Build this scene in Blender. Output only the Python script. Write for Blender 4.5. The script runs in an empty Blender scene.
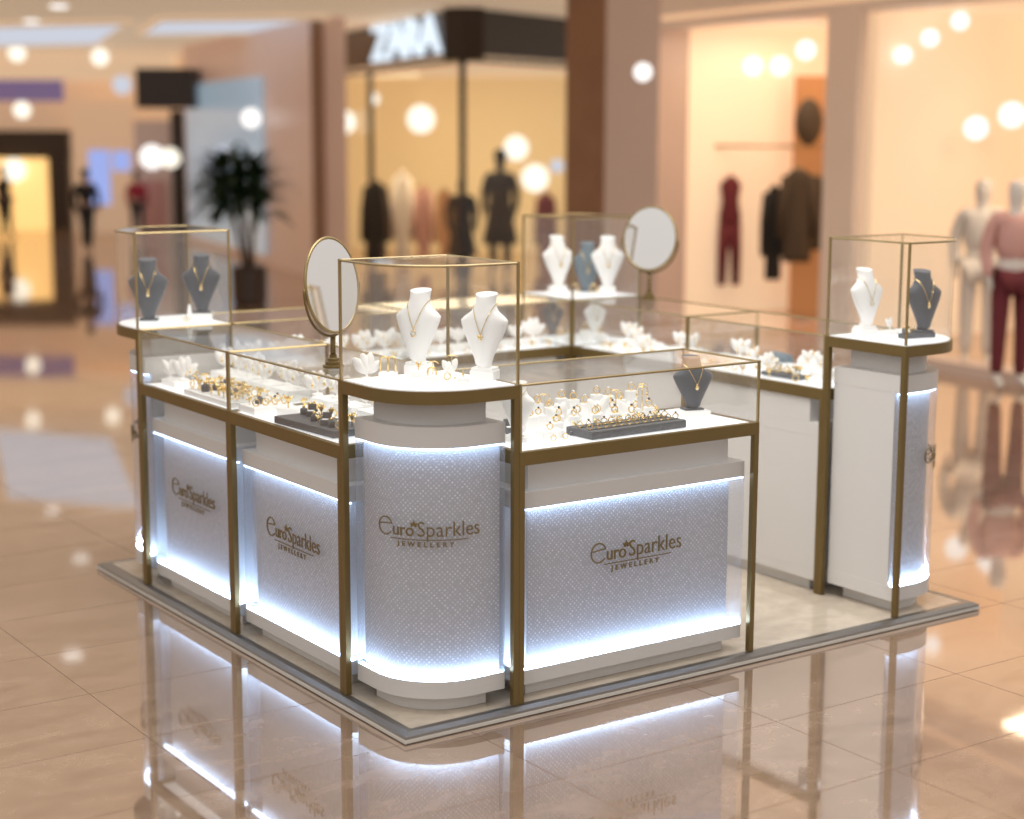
import bpy, bmesh, math, random
from mathutils import Vector, Matrix
R = random.Random(7)
PI = math.pi
C = bpy.context.scene.collection

# ------------------------------------------------------------ helpers
class MB:
    def __init__(s): s.v = []; s.f = []; s.uv = {}
    def add(s, vs, fs):
        n = len(s.v); s.v += [tuple(p) for p in vs]; s.f += [tuple(i + n for i in f) for f in fs]
        return s
    def box(s, x0, x1, y0, y1, z0, z1):
        return s.add([(x0,y0,z0),(x1,y0,z0),(x1,y1,z0),(x0,y1,z0),(x0,y0,z1),(x1,y0,z1),(x1,y1,z1),(x0,y1,z1)],
                     [(0,3,2,1),(4,5,6,7),(0,1,5,4),(1,2,6,5),(2,3,7,6),(3,0,4,7)])
    def cbox(s, cx, cy, cz, w, d, h, rz=0):
        c, t = math.cos(rz), math.sin(rz); vs = []
        for z in (cz - h/2, cz + h/2):
            for x, y in ((-w/2,-d/2),(w/2,-d/2),(w/2,d/2),(-w/2,d/2)):
                vs.append((cx + x*c - y*t, cy + x*t + y*c, z))
        return s.add(vs, [(0,3,2,1),(4,5,6,7),(0,1,5,4),(1,2,6,5),(2,3,7,6),(3,0,4,7)])
    def prism(s, poly, z0, z1):
        n = len(poly)
        vs = [(x,y,z0) for x,y in poly] + [(x,y,z1) for x,y in poly]
        return s.add(vs, [tuple(range(n-1,-1,-1)), tuple(range(n,2*n))] + [(i,(i+1)%n,n+(i+1)%n,n+i) for i in range(n)])
    def sheet(s, path, z0, z1, uv=False):
        n0 = len(s.v); L = 0; us = []
        for i, (x, y) in enumerate(path):
            if i: L += math.dist(path[i], path[i-1])
            us.append(L); s.v += [(x,y,z0),(x,y,z1)]; s.uv[n0+2*i] = (L,z0); s.uv[n0+2*i+1] = (L,z1)
        for i in range(len(path)-1):
            s.f.append((n0+2*i, n0+2*i+2, n0+2*i+3, n0+2*i+1))
        return s
    def ribbon(s, inner, outer, z0, z1):
        n = len(inner); n0 = len(s.v)
        for (a, b) in zip(inner, outer): s.v += [(a[0],a[1],z0),(b[0],b[1],z0),(b[0],b[1],z1),(a[0],a[1],z1)]
        for i in range(n-1):
            o = n0 + 4*i
            for k in range(4):
                s.f.append((o+k, o+(k+1)%4, o+4+(k+1)%4, o+4+k))
        s.f.append((n0, n0+3, n0+2, n0+1)); e = n0+4*(n-1); s.f.append((e, e+1, e+2, e+3))
        return s
    def tube(s, pts, r, seg=8, closed=False):
        pts = [Vector(p) for p in pts]; n = len(pts); n0 = len(s.v)
        rr = r if isinstance(r, (list, tuple)) else [r]*n
        ref = Vector((0.13,0.27,0.95)).normalized()
        for i, p in enumerate(pts):
            if closed: t = pts[(i+1)%n] - pts[i-1]
            else: t = pts[min(i+1,n-1)] - pts[max(i-1,0)]
            t.normalize(); u = t.cross(ref)
            if u.length < 1e-3: u = t.cross(Vector((1,0,0)))
            u.normalize(); w = t.cross(u)
            for k in range(seg):
                a = 2*PI*k/seg; s.v.append(tuple(p + (u*math.cos(a) + w*math.sin(a))*rr[i]))
        m = n if closed else n-1
        for i in range(m):
            for k in range(seg):
                a = n0+i*seg+k; b = n0+i*seg+(k+1)%seg; c = n0+((i+1)%n)*seg+(k+1)%seg; d = n0+((i+1)%n)*seg+k
                s.f.append((a,b,c,d))
        if not closed:
            s.f.append(tuple(n0+k for k in range(seg-1,-1,-1))); s.f.append(tuple(n0+(n-1)*seg+k for k in range(seg)))
        return s
    def lathe(s, prof, seg=24, c=(0,0,0), sx=1, sy=1):
        n0 = len(s.v); n = len(prof)
        for (r, z) in prof:
            for k in range(seg):
                a = 2*PI*k/seg; s.v.append((c[0]+r*sx*math.cos(a), c[1]+r*sy*math.sin(a), c[2]+z))
        for i in range(n-1):
            for k in range(seg):
                s.f.append((n0+i*seg+k, n0+i*seg+(k+1)%seg, n0+(i+1)*seg+(k+1)%seg, n0+(i+1)*seg+k))
        s.f.append(tuple(n0+k for k in range(seg-1,-1,-1))); s.f.append(tuple(n0+(n-1)*seg+k for k in range(seg)))
        return s
    def ball(s, c, r, seg=12, sz=1, sy=1):
        n = max(4, seg//2)
        return s.lathe([(r*max(.02,math.sin(PI*i/n)), -r*sz*math.cos(PI*i/n)) for i in range(n+1)], seg, c, 1, sy)
    def build(s, name, mat, parent=None, smooth=False, bevel=0, autosm=None):
        me = bpy.data.meshes.new(name); me.from_pydata(s.v, [], s.f); me.update()
        if s.uv:
            ul = me.uv_layers.new(name='UVMap')
            for l in me.loops: ul.data[l.index].uv = s.uv.get(l.vertex_index, (0,0))
        else:
            bm = bmesh.new(); bm.from_mesh(me); bmesh.ops.recalc_face_normals(bm, faces=bm.faces[:]); bm.to_mesh(me); bm.free()
        me.materials.append(mat)
        o = bpy.data.objects.new(name, me); C.objects.link(o)
        if parent is not None: o.parent = parent
        if smooth: me.shade_smooth()
        if autosm is not None:
            me.shade_smooth(); me.set_sharp_from_angle(angle=autosm)
        if bevel:
            b = o.modifiers.new('bevel', 'BEVEL'); b.width = bevel; b.segments = 2; b.limit_method = 'ANGLE'
        return o

def tag(o, label=None, cat=None, group=None, kind=None):
    if label: o['label'] = label
    if cat: o['category'] = cat
    if group: o['group'] = group
    if kind: o['kind'] = kind
    return o
def thing(name, label, cat, loc=(0,0,0), rz=0, group=None):
    o = bpy.data.objects.new(name, None); o.empty_display_size = .1; C.objects.link(o)
    o.location = loc; o.rotation_euler = (0,0,rz)
    return tag(o, label, cat, group)
def copy_tree(o, parent=None):
    c = o.copy(); C.objects.link(c)
    if parent is not None: c.parent = parent
    for ch in list(o.children): copy_tree(ch, c)
    return c

# ------------------------------------------------------------ materials
def mat(name):
    m = bpy.data.materials.new(name); m.use_nodes = True
    nt = m.node_tree; return m, nt, nt.nodes, nt.links
def pbr(name, col, rough=.5, metal=0, em=None, ems=0, spec=.5, noise=0, nscale=20, bump=0, sheen=0, trans=0):
    m, nt, N, L = mat(name); b = N['Principled BSDF']
    b.inputs['Base Color'].default_value = (*col, 1); b.inputs['Roughness'].default_value = rough
    b.inputs['Metallic'].default_value = metal; b.inputs['Specular IOR Level'].default_value = spec
    if sheen: b.inputs['Sheen Weight'].default_value = sheen
    if em: b.inputs['Emission Color'].default_value = (*em, 1); b.inputs['Emission Strength'].default_value = ems
    if noise or bump:
        tc = N.new('ShaderNodeTexCoord'); no = N.new('ShaderNodeTexNoise'); no.inputs['Scale'].default_value = nscale
        no.inputs['Detail'].default_value = 4; L.new(tc.outputs['Object'], no.inputs['Vector'])
        if noise:
            mx = N.new('ShaderNodeMix'); mx.data_type = 'RGBA'
            mx.inputs[6].default_value = (*[c*(1-noise) for c in col], 1); mx.inputs[7].default_value = (*[min(1,c*(1+noise)) for c in col], 1)
            L.new(no.outputs['Fac'], mx.inputs[0]); L.new(mx.outputs[2], b.inputs['Base Color'])
        if bump:
            bp = N.new('ShaderNodeBump'); bp.inputs['Strength'].default_value = bump; bp.inputs['Distance'].default_value = .01
            L.new(no.outputs['Fac'], bp.inputs['Height']); L.new(bp.outputs['Normal'], b.inputs['Normal'])
    return m
def emit(name, col, s):
    m, nt, N, L = mat(name); N.remove(N['Principled BSDF'])
    e = N.new('ShaderNodeEmission'); e.inputs['Color'].default_value = (*col, 1); e.inputs['Strength'].default_value = s
    L.new(e.outputs[0], N['Material Output'].inputs['Surface']); return m
def glassm(name, f0=.04, tint=(.97,.98,.98), gl=1.0, haze=0.0, hcol=(1,1,1)):
    m, nt, N, L = mat(name); N.remove(N['Principled BSDF'])
    lw = N.new('ShaderNodeLayerWeight'); lw.inputs['Blend'].default_value = .5
    pw = N.new('ShaderNodeMath'); pw.operation = 'POWER'; pw.inputs[1].default_value = 5.0
    L.new(lw.outputs['Facing'], pw.inputs[0])
    ma = N.new('ShaderNodeMath'); ma.operation = 'MULTIPLY_ADD'; ma.inputs[1].default_value = (1-f0)*gl; ma.inputs[2].default_value = f0
    L.new(pw.outputs[0], ma.inputs[0])
    t = N.new('ShaderNodeBsdfTransparent'); t.inputs['Color'].default_value = (*tint, 1)
    g = N.new('ShaderNodeBsdfGlossy'); g.inputs['Roughness'].default_value = 0.0
    mx = N.new('ShaderNodeMixShader'); L.new(ma.outputs[0], mx.inputs[0]); 
    src = t.outputs[0]
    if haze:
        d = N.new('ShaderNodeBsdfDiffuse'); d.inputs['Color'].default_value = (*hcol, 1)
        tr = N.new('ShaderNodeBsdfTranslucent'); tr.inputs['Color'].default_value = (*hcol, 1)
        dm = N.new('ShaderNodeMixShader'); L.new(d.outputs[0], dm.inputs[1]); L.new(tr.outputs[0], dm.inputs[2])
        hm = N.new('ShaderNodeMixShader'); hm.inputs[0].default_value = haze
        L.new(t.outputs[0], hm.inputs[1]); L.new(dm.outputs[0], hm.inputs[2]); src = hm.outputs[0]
    L.new(src, mx.inputs[1]); L.new(g.outputs[0], mx.inputs[2])
    L.new(mx.outputs[0], N['Material Output'].inputs['Surface']); return m

M = {}
M['brass'] = pbr('bronze_gold_frame', (.185,.125,.042), .40, .45, noise=.12, nscale=9)
M['brass_thin'] = pbr('polished_gold_trim', (.33,.245,.11), .30, .55)
M['gold'] = pbr('yellow_gold', (.93,.68,.28), .22, 1.0)
M['letter'] = pbr('bronze_lettering', (.20,.14,.05), .4, .3)
M['white'] = pbr('white_satin_laminate', (.74,.72,.70), .38, noise=.02, nscale=3)
M['casefloor'] = pbr('white_luminous_display_floor', (.86,.87,.88), .3, em=(.93,.96,1), ems=.42)  # floor glow added in place of lamps inside the cases
M['wdisp'] = pbr('white_leatherette_glow', (.83,.82,.80), .55, em=(1,.98,.95), ems=.20, bump=.05, nscale=90)  # emission added so the white displays look brightly lit
M['wpaper'] = pbr('white_display_card_glow', (.86,.84,.81), .5, em=(1,.97,.93), ems=.13)  # slight glow in the card imitates strong case lighting
M['grey'] = pbr('charcoal_velvet', (.062,.068,.085), .75, sheen=.35, bump=.08, nscale=140)
M['bluegrey'] = pbr('slate_blue_velvet', (.13,.18,.22), .75, sheen=.3)
M['tray'] = pbr('dark_grey_tray_leather', (.085,.09,.10), .55, bump=.05, nscale=120)
M['gem'] = pbr('pale_gemstone', (.92,.9,.88), .05, 0, spec=1)
M['darkgem'] = pbr('dark_gemstone', (.03,.03,.04), .08, 0, spec=1)
M['mirror'] = pbr('mirror_silver', (.93,.93,.93), .02, 1.0)
M['glass'] = glassm('hazed_case_glass', .085, (.98,.985,.98), .75, haze=.035)  # faint white haze mixed in to imitate bright, milky case interiors
M['cover'] = glassm('frosted_acrylic_cover', .05, (.96,.97,1.0), .5, haze=.14, hcol=(.9,.93,1))
M['frost'] = glassm('frosted_rear_pane', .05, (.98,.98,.98), .5, haze=.5, hcol=(.92,.91,.89))
M['shopglass'] = glassm('shop_window_glass', .05, (.97,.97,.97), .3)
M['led'] = emit('led_strip_blue_white', (.48,.69,1.0), 40.0)
M['ledtop'] = emit('led_strip_top_blue_white', (.50,.70,1.0), 10.0)
M['grout_metal'] = pbr('brushed_steel_edge', (.30,.285,.27), .3, .85)
M['skirt_white'] = pbr('pale_step_edge', (.74,.70,.64), .4)
M['black'] = pbr('black_rubber_gap', (.015,.013,.012), .6)

def board_mat():
    m, nt, N, L = mat('sparkle_embossed_board'); b = N['Principled BSDF']
    tc = N.new('ShaderNodeTexCoord')
    mp = N.new('ShaderNodeMapping'); mp.inputs['Scale'].default_value = (1/.019, 1/.019, 1); L.new(tc.outputs['UV'], mp.inputs['Vector'])
    # hexagonal lattice of raised studs: two offset grids of distance fields
    def grid(off):
        a = N.new('ShaderNodeVectorMath'); a.operation = 'ADD'; a.inputs[1].default_value = (off, off, 0); L.new(mp.outputs[0], a.inputs[0])
        f = N.new('ShaderNodeVectorMath'); f.operation = 'FRACTION'; L.new(a.outputs[0], f.inputs[0])
        s = N.new('ShaderNodeVectorMath'); s.operation = 'SUBTRACT'; s.inputs[1].default_value = (.5,.5,0); L.new(f.outputs[0], s.inputs[0])
        k = N.new('ShaderNodeVectorMath'); k.operation = 'MULTIPLY'; k.inputs[1].default_value = (1,1,0); L.new(s.outputs[0], k.inputs[0])
        l = N.new('ShaderNodeVectorMath'); l.operation = 'LENGTH'; L.new(k.outputs[0], l.inputs[0]); return l.outputs['Value']
    mn = N.new('ShaderNodeMath'); mn.operation = 'MINIMUM'; L.new(grid(0), mn.inputs[0]); L.new(grid(.5), mn.inputs[1])
    ramp = N.new('ShaderNodeMapRange'); ramp.inputs[1].default_value = .10; ramp.inputs[2].default_value = .24
    ramp.inputs[3].default_value = 1; ramp.inputs[4].default_value = 0; L.new(mn.outputs[0], ramp.inputs[0])
    wn = N.new('ShaderNodeTexNoise'); wn.inputs['Scale'].default_value = 47; L.new(tc.outputs['UV'], wn.inputs['Vector'])
    wr = N.new('ShaderNodeMapRange'); wr.inputs[1].default_value = .35; wr.inputs[2].default_value = .62; L.new(wn.outputs['Fac'], wr.inputs[0])
    mu = N.new('ShaderNodeMath'); mu.operation = 'MULTIPLY'; L.new(ramp.outputs[0], mu.inputs[0]); L.new(wr.outputs[0], mu.inputs[1])
    mx = N.new('ShaderNodeMix'); mx.data_type = 'RGBA'; mx.inputs[6].default_value = (.50,.50,.52,1); mx.inputs[7].default_value = (.97,.97,1,1)
    L.new(mu.outputs[0], mx.inputs[0]); L.new(mx.outputs[2], b.inputs['Base Color'])
    b.inputs['Roughness'].default_value = .3
    bp = N.new('ShaderNodeBump'); bp.inputs['Strength'].default_value = .25; bp.inputs['Distance'].default_value = .003
    L.new(mn.outputs[0], bp.inputs['Height']); L.new(bp.outputs['Normal'], b.inputs['Normal'])
    return m
M['board'] = board_mat()

def floor_mat(name, refl, c1, c2, tiles=True, blend=.5):
    m, nt, N, L = mat(name); N.remove(N['Principled BSDF'])
    tc = N.new('ShaderNodeTexCoord')
    n1 = N.new('ShaderNodeTexNoise'); n1.inputs['Scale'].default_value = 1.6; n1.inputs['Detail'].default_value = 8; n1.inputs['Roughness'].default_value = .65; n1.inputs['Distortion'].default_value = 1.2
    mp = N.new('ShaderNodeMapping'); mp.inputs['Scale'].default_value = (1,2.2,1); mp.inputs['Rotation'].default_value = (0,0,.5)
    L.new(tc.outputs['Object'], mp.inputs['Vector']); L.new(mp.outputs[0], n1.inputs['Vector'])
    cr = N.new('ShaderNodeValToRGB'); e = cr.color_ramp.elements
    e[0].position = .32; e[0].color = (*c2, 1); e[1].position = .62; e[1].color = (*c1, 1); L.new(n1.outputs['Fac'], cr.inputs[0])
    n2 = N.new('ShaderNodeTexNoise'); n2.inputs['Scale'].default_value = 14; n2.inputs['Detail'].default_value = 6; n2.inputs['Distortion'].default_value = .6; L.new(tc.outputs['Object'], n2.inputs['Vector'])
    r2 = N.new('ShaderNodeMapRange'); r2.inputs[1].default_value = .3; r2.inputs[2].default_value = .7; r2.inputs[3].default_value = .90; r2.inputs[4].default_value = 1.07; L.new(n2.outputs['Fac'], r2.inputs[0])
    mv = N.new('ShaderNodeVectorMath'); mv.operation = 'SCALE'; L.new(cr.outputs[0], mv.inputs[0]); L.new(r2.outputs[0], mv.inputs['Scale'])
    col = mv.outputs[0]
    if tiles:
        sp = N.new('ShaderNodeSeparateXYZ'); L.new(tc.outputs['Object'], sp.inputs[0])
        def line(out, off, per):
            a = N.new('ShaderNodeMath'); a.operation = 'ADD'; a.inputs[1].default_value = off; L.new(out, a.inputs[0])
            p = N.new('ShaderNodeMath'); p.operation = 'PINGPONG'; p.inputs[1].default_value = per/2; L.new(a.outputs[0], p.inputs[0])
            c = N.new('ShaderNodeMath'); c.operation = 'LESS_THAN'; c.inputs[1].default_value = .0022; L.new(p.outputs[0], c.inputs[0]); return c.outputs[0]
        mxx = N.new('ShaderNodeMath'); mxx.operation = 'MAXIMUM'; L.new(line(sp.outputs[0], -1.19, .965), mxx.inputs[0]); L.new(line(sp.outputs[1], .585, .56), mxx.inputs[1])
        mg = N.new('ShaderNodeMix'); mg.data_type = 'RGBA'; mg.inputs[7].default_value = (.20,.13,.09,1)
        L.new(mxx.outputs[0], mg.inputs[0]); L.new(col, mg.inputs[6]); col = mg.outputs[2]
    d = N.new('ShaderNodeBsdfDiffuse'); L.new(col, d.inputs['Color'])
    g = N.new('ShaderNodeBsdfGlossy'); g.inputs['Roughness'].default_value = .035; g.inputs['Color'].default_value = (1,.93,.87,1)
    rr = N.new('ShaderNodeMapRange'); rr.inputs[1].default_value = .3; rr.inputs[2].default_value = .7; rr.inputs[3].default_value = .02; rr.inputs[4].default_value = .06; L.new(n1.outputs['Fac'], rr.inputs[0]); L.new(rr.outputs[0], g.inputs['Roughness'])
    lw = N.new('ShaderNodeLayerWeight'); lw.inputs['Blend'].default_value = .5
    pw = N.new('ShaderNodeMath'); pw.operation = 'POWER'; pw.inputs[1].default_value = 4; L.new(lw.outputs['Facing'], pw.inputs[0])
    ma = N.new('ShaderNodeMath'); ma.operation = 'MULTIPLY_ADD'; ma.inputs[1].default_value = blend; ma.inputs[2].default_value = refl; L.new(pw.outputs[0], ma.inputs[0])
    fac = ma.outputs[0]
    if tiles:
        inv = N.new('ShaderNodeMath'); inv.operation = 'MULTIPLY_ADD'; inv.inputs[1].default_value = -.85; inv.inputs[2].default_value = 1; L.new(mxx.outputs[0], inv.inputs[0])
        mf = N.new('ShaderNodeMath'); mf.operation = 'MULTIPLY'; L.new(fac, mf.inputs[0]); L.new(inv.outputs[0], mf.inputs[1]); fac = mf.outputs[0]
    mx = N.new('ShaderNodeMixShader'); L.new(fac, mx.inputs[0]); L.new(d.outputs[0], mx.inputs[1]); L.new(g.outputs[0], mx.inputs[2])
    L.new(mx.outputs[0], N['Material Output'].inputs['Surface']); return m
M['floor'] = floor_mat('polished_beige_marble', .40, (.40,.28,.205), (.27,.18,.128), blend=.42)
M['platform'] = floor_mat('polished_cream_platform_stone', .16, (.62,.54,.44), (.54,.46,.37), tiles=False, blend=.4)

# ------------------------------------------------------------ camera
S = .468; W = 2.909; LN = 2.801; Y1 = 1.405; M1 = 1.153; H = 2.0925
ZP = .035; ZC = .97; ZT = 1.215; ZTOP = 1.647
cam_d = bpy.data.cameras.new('camera'); cam = bpy.data.objects.new('camera', cam_d); C.objects.link(cam)
yaw, pit, rol = .96364, -.16321, .00308
cam.location = (-2.9048, -4.8053, H)
fw = Vector((math.cos(pit)*math.cos(yaw), math.cos(pit)*math.sin(yaw), math.sin(pit)))
rt = Vector((math.sin(yaw), -math.cos(yaw), 0)); up = rt.cross(fw)
r2 = rt*math.cos(rol) + up*math.sin(rol); u2 = -rt*math.sin(rol) + up*math.cos(rol)
cam.rotation_euler = Matrix((r2, u2, -fw)).transposed().to_euler()
cam_d.sensor_width = 36; cam_d.lens = 1682.78/1024*36; cam_d.clip_end = 200
cam_d.dof.use_dof = True; cam_d.dof.focus_distance = 6.3; cam_d.dof.aperture_fstop = 1.0
bpy.context.scene.camera = cam
sc = bpy.context.scene
sc.view_settings.view_transform = 'Standard'; sc.view_settings.look = 'None'; sc.view_settings.exposure = 0.0
cy = sc.cycles
cy.max_bounces = 9; cy.diffuse_bounces = 3; cy.glossy_bounces = 5; cy.transmission_bounces = 4; cy.transparent_max_bounces = 40
cy.caustics_reflective = False; cy.caustics_refractive = False; cy.sample_clamp_indirect = 6; cy.blur_glossy = .5
cy.use_denoising = True

w = bpy.data.worlds.new('mall_light'); sc.world = w; w.use_nodes = True
wn = w.node_tree.nodes; wl = w.node_tree.links
tc = wn.new('ShaderNodeTexCoord'); sx = wn.new('ShaderNodeSeparateXYZ'); wl.new(tc.outputs['Generated'], sx.inputs[0])
cr = wn.new('ShaderNodeValToRGB'); cr.color_ramp.elements[0].position = 0; cr.color_ramp.elements[0].color = (.80,.73,.67,1)
cr.color_ramp.elements[1].position = .7; cr.color_ramp.elements[1].color = (.98,.93,.88,1)
e = cr.color_ramp.elements.new(.15); e.color = (.90,.84,.79,1)
wl.new(sx.outputs[2], cr.inputs[0]); wl.new(cr.outputs[0], wn['Background'].inputs[0]); wn['Background'].inputs[1].default_value = .80

def area(name, loc, size, power, col, rot=(0,0,0), sizey=None):
    d = bpy.data.lights.new(name, 'AREA'); d.shape = 'RECTANGLE'; d.size = size; d.size_y = sizey or size
    d.energy = power; d.color = col; o = bpy.data.objects.new(name, d); C.objects.link(o); o.location = loc; o.rotation_euler = rot; return o

# ------------------------------------------------------------ floor & platform
mb = MB().add([(-30,-30,0),(50,-30,0),(50,50,0),(-30,50,0)], [(0,1,2,3)])
tag(mb.build('floor', M['floor']), kind='structure')

pf = thing('kiosk_platform', 'low cream stone platform with brushed grey edge under the whole kiosk', 'platform', (0,0,0))
p = .035
MB().box(-p+.035, W+p-.035, -p+.035, LN+p-.035, .012, ZP-.001).build('deck', M['platform'], pf)
b = MB()
P0 = [(-p,-p),(W+p,-p),(W+p,LN+p),(-p,LN+p)]; P1 = [(-p+.05,-p+.05),(W+p-.05,-p+.05),(W+p-.05,LN+p-.05),(-p+.05,LN+p-.05)]
vs = [(x,y,.016) for x,y in P0] + [(x,y,ZP-.009) for x,y in P0] + [(x+(.022 if x<0 else -.022),y+(.022 if y<0 else -.022),ZP) for x,y in P0] + [(x,y,ZP) for x,y in P1] + [(x,y,.016) for x,y in P1]
fs = []
for k in range(4):
    for i in range(4): fs.append((k*4+i, k*4+(i+1)%4, k*4+4+(i+1)%4, k*4+4+i))
b.add(vs, fs).build('bevelled_edge', M['grout_metal'], pf)
MB().box(-p-.004, W+p+.004, -p-.004, LN+p+.004, .004, .016).build('step_edge', M['skirt_white'], pf)
MB().box(-p+.006, W+p-.006, -p+.006, LN+p-.006, 0, .004).build('shadow_gap', M['black'], pf)

# ------------------------------------------------------------ lettering
def text_mesh(body, size, spacing=1.0, extr=.0015, offset=0.0, sx=1.0, shear=0):
    cu = bpy.data.curves.new('lettering', 'FONT'); cu.body = body; cu.size = size; cu.extrude = extr
    cu.space_character = spacing; cu.offset = offset; cu.resolution_u = 3; cu.shear = shear
    o = bpy.data.objects.new('tmp', cu); C.objects.link(o); bpy.context.view_layer.update()
    me = bpy.data.meshes.new_from_object(o.evaluated_get(bpy.context.evaluated_depsgraph_get()))
    vs = [(v.co.x*sx, v.co.y, v.co.z) for v in me.vertices]; fs = [tuple(p.vertices) for p in me.polygons]
    bpy.data.objects.remove(o); bpy.data.curves.remove(cu); bpy.data.meshes.remove(me)
    return vs, fs
def bar2(mb, pts, t):      # flat stroke in the xy plane of the logo
    mb.tube([(x, y, 0) for x, y in pts], t, 6)
def logo_mb():
    """logo drawn in x (right), y (up), z (out); width about .34 m, centred"""
    L = MB()
    # big rounded letter e
    cx, cy_, r = -.143, .016, .032
    bar2(L, [(cx + r*.95*math.cos(a), cy_ + r*math.sin(a)) for a in [math.radians(20 + i*300/22) for i in range(23)]], .0030)
    bar2(L, [(cx-.024, cy_+.006), (cx+.006, cy_+.010), (cx+r*.95*math.cos(.35), cy_+r*math.sin(.35))], .0026)
    vs, fs = text_mesh('uro', .066, .95, .0015, .0004, .92); L.add([(x-.113, y-.012, z) for x,y,z in vs], fs)
    vs, fs = text_mesh('Sparkles', .078, 1.0, .0015, -.0003, .86); x1 = max(v[0] for v in vs)
    k = .225/x1; L.add([(x*k-.020, y-.012, z) for x,y,z in vs], fs)
    # little leaf between the words
    for a, l in ((90,.020),(35,.017),(145,.017),(-10,.012),(190,.012)):
        a = math.radians(a); c, s = math.cos(a), math.sin(a); ox, oy = -.030, .026
        L.add([(ox,oy,.001),(ox+c*l*.5-s*.005,oy+s*l*.5+c*.005,.001),(ox+c*l,oy+s*l,.001),(ox+c*l*.5+s*.005,oy+s*l*.5-c*.005,.001),
               (ox,oy,-.001),(ox+c*l*.5-s*.005,oy+s*l*.5+c*.005,-.001),(ox+c*l,oy+s*l,-.001),(ox+c*l*.5+s*.005,oy+s*l*.5-c*.005,-.001)],
              [(0,1,2,3),(7,6,5,4),(0,4,5,1),(1,5,6,2),(2,6,7,3),(3,7,4,0)])
    for i in range(20): L.box(-.120+i*.014, -.120+(i+1)*.014, -.0264, -.0232, -.001, .001)
    vs, fs = text_mesh('JEWELLERY', .023, 1.8, .0012, .0008); x1 = max(v[0] for v in vs)
    k = .20/x1; L.add([(x*k-.090, y-.049, z) for x,y,z in vs], fs)
    return L
LOGO = logo_mb()
def logo_on(parent, fn):
    L = MB(); L.v = [tuple(fn(*v)) for v in LOGO.v]; L.f = list(LOGO.f)
    o = L.build('lettering', M['letter'], parent); tag(o, 'bronze lettering reading Euro Sparkles Jewellery with a small leaf'); return o

# ------------------------------------------------------------ kiosk modules
T = .024
def posts(t, pts, z1, zb=ZP):
    for (x, y) in pts: MB().cbox(x, y, (zb+z1)/2, T, T, z1-zb).build('post', M['brass'], t, bevel=.002)

def glass_edges(t, poly, z0, z1, corner_pts, g=.0045, name='case_trim'):
    b = MB()
    for z in (z1-g,):
        n = len(poly)
        for i in range(n):
            b.tube([(*poly[i], z), (*poly[(i+1)%n], z)], g, 4)
    for (x, y) in corner_pts: b.box(x-g, x+g, y-g, y+g, z0, z1)
    b.build(name, M['brass_thin'], t)

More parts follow.
